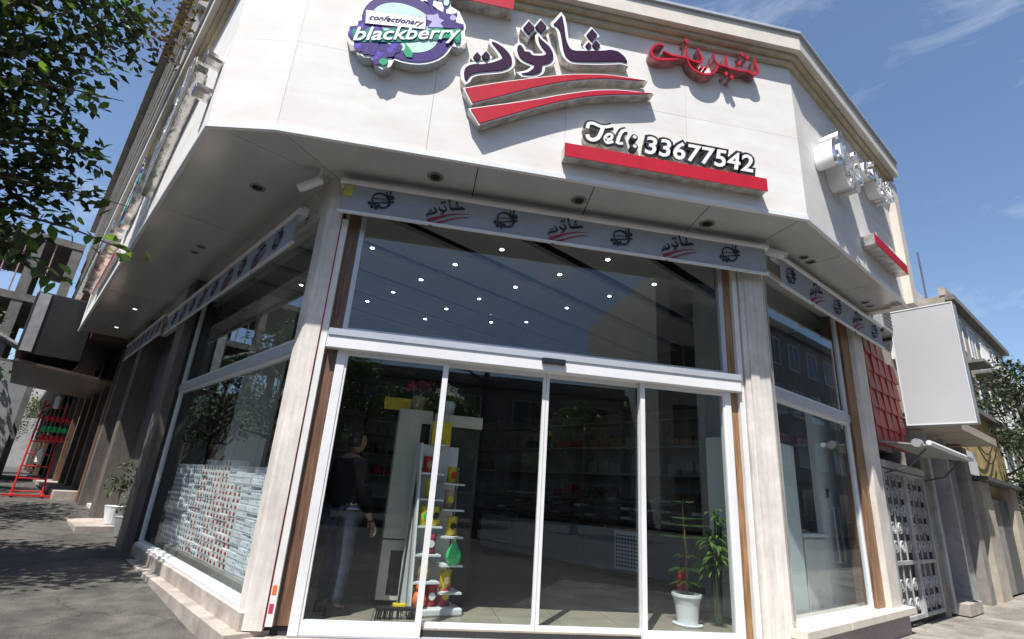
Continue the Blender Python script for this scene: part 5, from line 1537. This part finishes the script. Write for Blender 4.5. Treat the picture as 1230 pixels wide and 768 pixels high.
# black boxed sign hanging out over the pavement at the next shop
bs = thing('box_sign', FL.pt(12.2, .4, 3.7), 'long black and mirrored box sign of the next shop hanging beyond the soffit', 'sign', None, FL.az)
obj('cabinet_body', MB().box(FL, 11.75, 16.5, -.25, .95, 3.75, 5.3), 'black', bs, bevel=.02)
obj('end_panel', MB().box(FL, 11.72, 11.745, .70, .92, 3.80, 5.26), 'galv', bs)
for i in range(5): obj('face_panel', MB().box(FL, 11.8+i*.93, 11.8+(i+1)*.93-.02, .955, .975, 3.80, 5.25), 'mirror_panel', bs)
cp = thing('metal_canopy', FL.pt(14, -.5, 3.2), 'dull copper coloured metal canopy over the next shopfront on the left street', 'canopy', None, FL.az)
for i in range(6):
    obj('panel', MB().hexa([FL.pt(11.8+i*.9, -1.2, 3.35), FL.pt(12.68+i*.9, -1.2, 3.35), FL.pt(12.68+i*.9, .95, 3.55), FL.pt(11.8+i*.9, .95, 3.55),
                            FL.pt(11.8+i*.9, -1.2, 3.41), FL.pt(12.68+i*.9, -1.2, 3.41), FL.pt(12.68+i*.9, .95, 3.61), FL.pt(11.8+i*.9, .95, 3.61)]), 'copper_panel', cp)
# row of further shopfronts
nb_ = thing('shop_row', L.pt(20, -2, .5), 'dark row of neighbouring shopfronts with stone posts along the left street', 'building', None, L.az)
obj('wall', MB().box(L, 11.45, 50, -9, -1.6, .3, 6.6), 'plaster_grey', nb_)
obj('upper_wall', MB().box(L, 26.0, 60, -8.9, -.1, 6.61, 9.5), 'facade_light', nb_)
obj('soffit', MB().box(L, 11.45, 50, -1.6, .9, 4.35, 4.55), 'copper_panel', nb_)
for i, u in enumerate([11.6, 13.4, 15.3, 17.4, 19.8, 22.4, 25.2, 28.5, 32, 36, 40, 45]):
    obj('post', MB().box(L, u, u+.38, -1.0, .16, .2, 4.34), 'shaded_post_stone' if i % 2 else 'brown_stone', nb_)
    nx = ([13.4, 15.3, 17.4, 19.8, 22.4, 25.2, 28.5, 32, 36, 40, 45, 50])[i]
    f_ = obj('shop_window', MB().box(L, u+.4, nx-.02, -.42, -.38, .9, 3.2), 'window_dark', nb_)
    g = obj('frame', MB().box(L, u+.4, nx-.02, -.38, -.34, 3.2, 3.3).box(L, u+.4, nx-.02, -.38, -.34, .82, .9), 'iron_dark', None); g.data.transform(wmat(nb_).inverted()); g.parent = f_
    obj('stall_riser', MB().box(L, u+.4, nx-.02, -.42, -.2, .3, .82), 'stone_ledge', nb_)
for i in range(7):
    obj('step_slab', MB().box(L, 12.0+i*2.3, 13.2+i*2.3, -.2, .6, .4, .4+.30), 'stone_ledge', nb_, bevel=.01)
# flower pots by the second bay
def shrub(p, h, r, label, m_='leaf_mid', pot='white_plastic', seed=3):
    t = thing('potted_shrub', p, label, 'potted plant')
    obj('pot', MB().lathe(p, [(.12, 0), (.17, .28), (.18, .3), (.15, .31)], 16), pot, t, smooth=False)
    c = Vector(p)+Vector((0, 0, .3+h*.5))
    obj('stem', MB().tube([Vector(p)+Vector((0, 0, .25)), c], [.02, .01], 6), 'bark', t)
    tag(obj('foliage', crown_mesh([(c, r), (c+Vector((.1, -.1, h*.3)), r*.7), (c+Vector((-.12, .1, -.12)), r*.8)], 1500, .09, .045, seed), m_, t, recalc=False), kind='stuff')
shrub(tuple(L.pt(7.3, .0, .37)), .9, .26, 'bushy green plant in a white pot on the step of the second left bay', 'leaf_dark', seed=3)
shrub(tuple(L.pt(6.3, -.05, .26)), .55, .2, 'low green plant beside the stone post left of the big window', 'leaf_dark', 'galv', seed=4)

# red display stand on the pavement
RS = Frame(tuple(L.pt(12.8, 1.05, 0).xy), 123.5-90)
g0z = gz(*RS.pt(0, 0, 0).xy)
rs = thing('display_stand', RS.pt(0, 0, g0z), 'tall red metal display stand on the left pavement hung with red and green goods', 'display stand', None, RS.az)
Hs = 2.3
for s_ in (-.28, .28):
    obj('upright', MB().tube([RS.pt(s_, 0.25, g0z+.02), RS.pt(s_*.8, -.1, g0z+Hs)], .022, 8), 'red', rs)
    obj('foot', MB().tube([RS.pt(s_, .55, g0z+.03), RS.pt(s_, -.35, g0z+.03)], .025, 8), 'red', rs)
for i in range(8):
    z = .12+i*.29; nn = .25-.35*z/Hs; s_ = .28-.056*z/Hs
    obj('rung', MB().tube([RS.pt(-s_, nn, g0z+z), RS.pt(s_, nn, g0z+z)], .015, 6), 'red', rs)
obj('base_bar', MB().box(RS, -.45, .45, .3, .38, g0z+.005, g0z+.05), 'red', rs)
rn = random.Random(8)
for nm, z, m_, lab in (('bag', 1.30, 'red', 'red bag hanging on the red display stand beneath the green one'), ('bag', 1.52, 'green_plastic', 'bright green bag hanging on the red display stand'),
                       ('bag', 1.78, 'red', 'red bag hanging high on the red display stand'), ('bag', 2.1, 'white_plastic', 'white bag at the top of the red display stand'), ('bag', .75, 'white_plastic', 'white roll hanging low on the red display stand')):
    mb = MB(); c = RS.pt(.12 if m_ != 'white_plastic' else .0, .22-.3*z/Hs+.10, g0z+z)
    for k in range(5):
        q = c+Vector((RS.U.x, RS.U.y, 0))*(-.2+.1*k) if m_ != 'white_plastic' else c+Vector((0, 0, .05*k))
        mb.lathe(q, [(.01, 0), (.06, .02), (.07, .08), (.035, .14), (.01, .16)], 8)
    tag(obj(nm, mb, m_, None, smooth=True), lab, 'bag')

# dark figures and goods under the trees far left
# building under construction across the left street
UC = Frame((-15.2, 21.5), 33)
uc = thing('unfinished_building', UC.pt(0, 0, .6), 'bare concrete frame of an unfinished building with slanting braces, far left', 'building', None, UC.az)
for z in (3.9, 6.4, 8.9): obj('slab', MB().box(UC, -9, 1.2, -6, 0, .6+z, .6+z+.28), 'concrete', uc)
for u in (-9, -6.2, -3.3, -.3, .85):
    for n in (-5.8, -.3): obj('column', MB().box(UC, u, u+.32, n-.02, n+.28, .6, 9.45), 'concrete', uc)
obj('brace', MB().tube([UC.pt(-3.1, .05, 6.95), UC.pt(.9, .05, 5.0)], .12, 6), 'concrete', uc)
obj('brace', MB().tube([UC.pt(-6.1, .05, 4.9), UC.pt(-3.2, .05, 6.9)], .10, 6), 'concrete', uc)
for k in range(9): obj('rebar', MB().tube([UC.pt(-3.0+k*.42, -.1, 7.1), UC.pt(-3.0+k*.42, -.1, 9.5)], .025, 5), 'brick_pink', uc)
hd_ = thing('hoarding', UC.pt(-4, .6, .6), 'pale grey sheet metal hoarding in front of the unfinished building', 'fence', None, UC.az)
for i in range(11): obj('panel', MB().box(UC, -10+i, -9.015+i, .55+.01*(i % 2), .58+.01*(i % 2), .55, 4.6), 'tarp', hd_)
block(L, 60, 80, -9, 2, 0, 9, 'facade_light', 'far_building', 'pale building closing the far end of the left street', 3, 5)
for i, (u, n, h, r, lf, sd_) in enumerate([(8.5, 4.8, 7.4, 2.4, 'leaf_dark', 21), (14.0, 4.7, 6.2, 2.1, 'leaf_dark', 22), (19.5, 4.4, 5.6, 2.1, 'leaf_dark', 23), (26, 3.4, 5.2, 2.3, 'leaf_dark', 24), (34, 3, 5.5, 2.6, 'leaf_mid', 25)]):
    p = L.pt(u, n, 0); tree((p.x, p.y, gz(p.x, p.y)-.12), h, r, ['street tree across the left pavement in front of the unfinished building', 'dark street tree over the grey hoarding', 'mid green street tree farther down the left street', 'dark tree behind the red display stand, far down the street', 'farthest tree at the end of the left street'][i],
        lf, 380, .15, .085, sd_, .13, clumps=20)

# ================================================================ RIGHT STREET
rp_ = Rt.pt
# neighbour: cream wall with red slatted screen, gate below
nw = thing('boundary_building', rp_(5, -.5, 0), 'low cream plastered building with the gate, next to the shop on the right', 'building', None, Rt.az)
obj('wall', MB().box(Rt, 3.25, 8.2, -4.0, -.35, 2.50, 5.25), 'plaster_cream', nw)
obj('coping', MB().box(Rt, 3.25, 8.25, -.36, -.2, 5.1, 5.3), 'marble_trim', nw)
obj('pier', MB().box(Rt, 5.32, 5.62, -.6, .02, 0, 2.6), 'plaster_grey', nw)
obj('passage_wall', MB().box(Rt, 3.3, 5.3, -3.6, -3.4, 0, 2.5), 'plaster_grey', nw)
obj('passage_floor', MB().box(Rt, 3.25, 5.32, -3.4, -.1, -.02, .06), 'concrete', nw)
for zz, uu in ((4.5, 4.2), (4.5, 6.2)):
    w_ = obj('window', MB().box(Rt, uu, uu+.6, -.35, -.3, zz-.1, zz+.35), 'white_paint', nw)
    g = obj('pane', MB().box(Rt, uu+.06, uu+.54, -.3, -.29, zz-.04, zz+.29), 'window_dark', None); g.data.transform(wmat(nw).inverted()); g.parent = w_
rsn = thing('red_screen', rp_(4.2, 0, 2.3), 'bright red screen of overlapping sheet metal panels above the gate', 'screen', None, Rt.az)
for i in range(5):
    for j in range(6 if i < 3 else 5):
        a = 3.32+i*.29; b = a+.286; z = 2.44+j*.285; o_ = .012*random.random()
        obj('panel', MB().hexa([rp_(a, .035+o_, z), rp_(b, .030+o_, z), rp_(b, .005, z), rp_(a, .005, z),
                                rp_(a, .02+o_, z+.30), rp_(b, .0+o_, z+.30), rp_(b, -.02, z+.30), rp_(a, -.01, z+.30)]), 'red_metal', rsn)
# canopy rod
cy = thing('small_canopy', rp_(4.4, .3, 2.4), 'narrow grey metal canopy on brackets above the white gate', 'canopy', None, Rt.az)
obj('sheet', MB().hexa([rp_(3.35, .62, 2.40), rp_(5.6, .62, 2.38), rp_(5.6, .02, 2.46), rp_(3.35, .02, 2.48), rp_(3.35, .62, 2.42), rp_(5.6, .62, 2.40), rp_(5.6, .02, 2.48), rp_(3.35, .02, 2.50)]), 'galv', cy)
obj('rod', MB().tube([rp_(3.3, .64, 2.44), rp_(5.65, .64, 2.42)], .035, 10), 'white_alu', cy)
obj('end_drum', MB().tube([rp_(3.28, .5, 2.44), rp_(3.42, .5, 2.44)], .06, 14), 'galv', cy)
for u in (3.5, 5.4):
    obj('bracket', MB().tube([rp_(u, .02, 2.05), rp_(u, .3, 2.12), rp_(u, .55, 2.38)], .014, 6), 'iron_dark', cy)
# white ornamental gate
gt = thing('ornamental_gate', rp_(4.3, 0, .05), 'white wrought iron double gate with scrollwork beneath the small canopy', 'gate', None, Rt.az)
def gate_leaf(u0, u1):
    z0, z1 = .10, 2.10; zm = .80
    for a, b, c, d in ((u0, u0+.05, z0, z1), (u1-.05, u1, z0, z1)):
        obj('stile', MB().box(Rt, a, b, -.02, .03, c, d), 'iron_white', gt)
    for z in (z0, zm, z1-.05): obj('rail', MB().box(Rt, u0+.05, u1-.05, -.015, .025, z, z+.05), 'iron_white', gt)
    w_ = (u1-u0-.1)/3
    for i in range(1, 3): obj('bar', MB().box(Rt, u0+.05+w_*i-.008, u0+.05+w_*i+.008, -.008, .01, z0+.05, z1-.05), 'iron_white', gt)
    for i in range(3):
        for j in range(8):
            cu = u0+.05+w_*(i+.5); cz = z0+.17+j*.25
            if abs(cz-zm-.02) < .06: continue
            mb = MB(); s_ = 1 if (i+j) % 2 else -1
            pts = []
            for k in range(15):
                a = k/14*2.6*PI; rr = .105*(1-k/18)
                pts.append(rp_(cu+s_*(rr*math.cos(a)), .0, cz+rr*math.sin(a)))
            mb.tube(pts, .014, 5)
            obj('scroll', mb, 'iron_white', gt)
            obj('leaf_ornament', MB().hexa([rp_(cu-.022, .005, cz-.02), rp_(cu+.022, .005, cz-.02), rp_(cu+.022, .015, cz-.02), rp_(cu-.022, .015, cz-.02), rp_(cu-.01, .005, cz+.05), rp_(cu+.01, .005, cz+.05), rp_(cu+.01, .015, cz+.05), rp_(cu-.01, .015, cz+.05)]), 'iron_white', gt)
gate_leaf(3.32, 4.30); gate_leaf(4.32, 5.30)
obj('backing_sheet', MB().box(Rt, 3.36, 5.26, -.05, -.04, .15, 2.05), 'iron_dark', gt)
obj('top_frame', MB().box(Rt, 3.25, 5.32, -.06, .05, 2.12, 2.22), 'iron_white', gt)
# blank hanging light box
lb = thing('blank_lightbox', rp_(5.0, .45, 2.9), 'large blank pale grey light box sign projecting over the right pavement', 'sign', None, Rt.az)
obj('cabinet_body', MB().box(Rt, 5.02, 5.26, .0, .92, 2.93, 4.96), 'galv', lb, bevel=.008)
obj('face_sheet', MB().box(Rt, 5.008, 5.019, .012, .908, 2.945, 4.945), 'lightbox', lb)
obj('edge_trim', MB().box(Rt, 5.0, 5.008, .0, .92, 2.925, 2.945).box(Rt, 5.0, 5.008, .0, .92, 4.945, 4.965).box(Rt, 5.0, 5.008, .0, .012, 2.945, 4.945).box(Rt, 5.0, 5.008, .908, .92, 2.945, 4.945), 'white_alu', lb)
for z in (3.1, 4.7): obj('arm', MB().box(Rt, 5.1, 5.16, -.4, .0, z, z+.06), 'galv', lb)
# shop beyond the gate
s2 = thing('side_shop', rp_(7, -1, 0), 'shop beyond the gate with white door jamb, ribbed grey shutter and pale overhang', 'building', None, Rt.az)
obj('wall', MB().box(Rt, 5.65, 8.9, -3.5, -.5, 0, 2.95), 'plaster_grey', s2)
obj('overhang', MB().box(Rt, 5.3, 8.7, -.5, .55, 2.96, 3.10), 'plaster_cream', s2)
obj('jamb', MB().box(Rt, 5.66, 5.82, -.5, .06, .05, 2.9), 'iron_white', s2)
dr = obj('door', MB().box(Rt, 5.85, 6.65, -.5, -.44, .22, 2.45), 'iron_dark', s2)
g = obj('pane', MB().box(Rt, 5.97, 6.53, -.44, -.43, .5, 2.3), 'window_dark', None); g.data.transform(wmat(s2).inverted()); g.parent = dr
g = obj('handle', MB().tube([rp_(6.55, -.40, 1.0), rp_(6.55, -.40, 1.4)], .015, 6), 'steel', None); g.data.transform(wmat(s2).inverted()); g.parent = dr
obj('step_slab', MB().box(Rt, 5.82, 6.7, -.45, .22, .02, .2), 'stone_ledge', s2, bevel=.008)
obj('jamb', MB().box(Rt, 6.70, 6.80, -.5, .1, .05, 2.9), 'galv', s2)
sh_ = obj('roller_shutter', MB().box(Rt, 6.85, 8.1, -.5, -.12, .05, 2.6), 'iron_dark', s2)
for i in range(12):
    obj('rib', MB().box(Rt, 6.87+i*.1, 6.93+i*.1, -.12, -.07, .06, 2.58), 'galv', s2)
obj('pier', MB().box(Rt, 8.12, 8.5, -.5, .08, 0, 2.9), 'plaster_grey', s2)
# yellow house with grey gates farther along
yh = thing('yellow_house', rp_(10.5, -2, 0), 'weathered yellow plaster house behind the lightbox, with loops of cable on its wall', 'building', None, Rt.az)
obj('wall', MB().box(Rt, 8.95, 13.5, -5, -.1, 0, 4.0), 'plaster_yellow', yh)
obj('coping', MB().box(Rt, 8.9, 13.6, -.2, .05, 4.0, 4.12), 'concrete', yh)
obj('pier', MB().box(Rt, 9.0, 9.9, -.1, .10, 0, 2.3), 'plaster_cream', yh)
obj('gate_leaf', MB().box(Rt, 9.95, 11.0, -.1, .02, .05, 2.0), 'plaster_grey', yh)
obj('gate_leaf', MB().box(Rt, 11.02, 12.0, -.1, .02, .05, 2.0), 'iron_dark', yh)
obj('pier', MB().box(Rt, 12.05, 12.8, -.1, .12, 0, 2.4), 'plaster_cream', yh)
wn = obj('window', MB().box(Rt, 9.1, 10.0, -.1, -.04, 2.45, 2.95), 'white_paint', yh)
obj('ledge', MB().box(Rt, 8.95, 13.4, -.1, .25, 2.32, 2.40), 'iron_dark', yh)
for k in range(3):
    pts = [rp_(9.2+k*.15+2.6*v, .05, 3.75-k*.2-.55*math.sin(PI*v)) for v in (q/12 for q in range(13))]
    tag(obj('wall_cable', MB().tube(pts, .015, 5), 'black', None), ['topmost', 'middle', 'lowest'][k]+' of the three loops of cable sagging across the yellow wall', 'cable')
# apartment block with balconies behind
block(Rt, 28, 42, -14, -3.0, 0, 13.0, 'warm_render', 'balcony_building', 'pale apartment building with stacked white balconies and a heavy cornice, far right', 4, 5, 'window_dark', 'white_paint', rails=True)
bb = bpy.data.objects['balcony_building']
obj('roof_house', MB().box(Rt, 30, 36, -10, -5, 13.3, 15.0), 'facade_light', bb)
obj('roof_tank', MB().lathe(rp_(38, -5, 13.3), [(.6, 0), (.6, 1.2), (.2, 1.4)], 14), 'galv', bb)
obj('antenna', MB().tube([rp_(29, -4, 13.3), rp_(29, -4, 16.2)], .05, 5), 'iron_dark', bb)
block(Rt, 15, 27, -14, -4.5, 0, 6.0, 'plaster_cream', 'cream_house', 'cream house with flat roof between the yellow house and the balconied block', 2, 4)
block(Rt, 42.5, 60, -14, -2.0, 0, 10.0, 'facade_light', 'far_building', 'plain pale building beyond the balconied block', 3, 5)
def aircon(fr, u, n, z, label):
    t = thing('air_conditioner', fr.pt(u, n+.2, z), label, 'air conditioner', 'air conditioners on the right street facades', fr.az)
    obj('case', MB().box(fr, u-.4, u+.4, n+.06, n+.38, z, z+.6), 'iron_white', t, bevel=.02)
    g = MB()
    for k in range(7): g.box(fr, u-.33, u+.1, n+.381, n+.39, z+.08+k*.07, z+.10+k*.07)
    obj('grille', g, 'iron_dark', t)
    obj('bracket', MB().box(fr, u-.35, u-.3, n, n+.36, z-.05, z-.003).box(fr, u+.3, u+.35, n, n+.36, z-.05, z-.003), 'iron_dark', t)
for k, (u, z) in enumerate([(30.2, 6.2), (33.0, 9.3), (35.8, 6.3), (38.6, 9.2)]):
    aircon(Rt, u, -3.0, z, '%s white air conditioner on the balconied block, counted from the near end' % ORD[k])
aircon(Rt, 4.9, -.35, 4.55, 'white air conditioner high on the cream wall behind the light box')
tag(obj('service_cable', MB().tube([rp_(3.7, -.1, 5.2), rp_(6, .1, 4.75), rp_(9.0, .1, 4.45), rp_(14, -.3, 5.3), rp_(28, -2.8, 8.5)], .02, 5), 'black'), 'black service cable strung from the cream wall towards the balconied block', 'cable')
tree(tuple(rp_(14.0, 0.45, 0)), 6.0, 1.6, 'dark green street tree at the right edge on the right pavement', 'leaf_dark', 900, .11, .065, 41, .10, clumps=26, leaf2='leaf_dark', skirt=.34)
tree(tuple(rp_(20.5, 0.5, 0)), 6.6, 2.1, 'second street tree farther along the right pavement', 'leaf_mid', 300, .15, .08, 43, .13, clumps=16, leaf2='leaf_dark', skirt=.25)
tree(tuple(rp_(30, -0.6, 0)), 7.0, 2.4, 'third street tree in front of the balconied building', 'leaf_mid', 220, .17, .09, 44, .13, clumps=14, skirt=.3)

# ================================================================ ACROSS THE STREETS (seen reflected in the glass)
WB = Frame((0, -20), 0, True)
block(WB, 14.6, 40, -14, 0, 0, 16.5, 'facade_light', 'street_house', 'pale stone building across the street from the front doors', 4, 7)
block(WB, -38, -9, -18, -4, 0, 9.5, 'brick_pink', 'street_house', 'pink brick house across the street, left of the pale stone one', 2, 7)
block(WB, -8.7, 14.4, -20, -5, 0, 8.6, 'plaster_grey', 'street_house', 'grey house across the street behind the lamp', 2, 5)
OL = Frame(tuple(L.pt(0, 17, 0).xy), 123.5)
block(OL, 6, 30, -10, 0, 0, 8.0, 'dark_render', 'street_house', 'dark rendered house across the left street', 3, 6)
block(OL, 30.3, 60, -10, 0, 0, 7.0, 'brick_pink', 'street_house', 'brick house across the far part of the left street', 2, 9)
block(OL, -16, -1, -10, 0, 0, 7.0, 'plaster_grey', 'street_house', 'grey house across the left street near the crossing', 2, 6)
ORt = Frame(tuple(Rt.pt(0, 13, 0).xy), 29.1, True)
block(ORt, 1, 22, -9, 0, 0, 17, 'plaster_cream', 'street_house', 'cream house across the right street', 5, 8)
block(ORt, 22.3, 50, -9, 0, 0, 14.0, 'plaster_grey', 'street_house', 'long grey house across the right street', 4, 9)
for i, (x, y, h, r) in enumerate([(-3.5, -15, 7.5, 2.8), (1.2, -17, 6.5, 2.3), (-9, -12, 7, 2.6), (7.5, -14, 6, 2.0)]):
    tree((x, y, -.13), h, r, ['rounded street tree across from the doors, left of the lamp', 'smaller tree beside the lamp across the street', 'leftmost tree across the crossing', 'small tree in front of the pale stone building'][i], 'leaf_mid', 330, .22, .12, 60+i, .16, clumps=20)
for i, (u, n) in enumerate([(1.5, 9.5), (6.0, 10.5), (-5, 9.0), (10.5, 9.0), (15.5, 9.6)]):
    p = L.pt(u, n, 0); tree((p.x, p.y, -.1), 6.5, 2.1, ['tree across the left street facing the window', 'tree across the left street beside the cream house', 'tree across the left street near the crossing', 'fourth tree across the left street', 'fifth tree across the left street'][i], 'leaf_dark', 300, .2, .12, 70+i, .13, clumps=20, skirt=.25)
lampp = thing('street_lamp', (2.3, -8.5, -.13), 'tall grey street lamp across from the front doors', 'street lamp')
obj('pole', MB().tube([(2.3, -8.5, -.13), (2.3, -8.5, 6.5)], [.14, .10], 12), 'iron_dark', lampp)
obj('arm', MB().tube([(2.3, -8.5, 5.2), (1.6, -8.5, 5.6), (.6, -8.4, 5.7)], .045, 8), 'iron_dark', lampp)
obj('lamp_head', MB().box(W, .05, .7, -8.55, -8.3, 5.62, 5.74), 'iron_dark', lampp, bevel=.02)
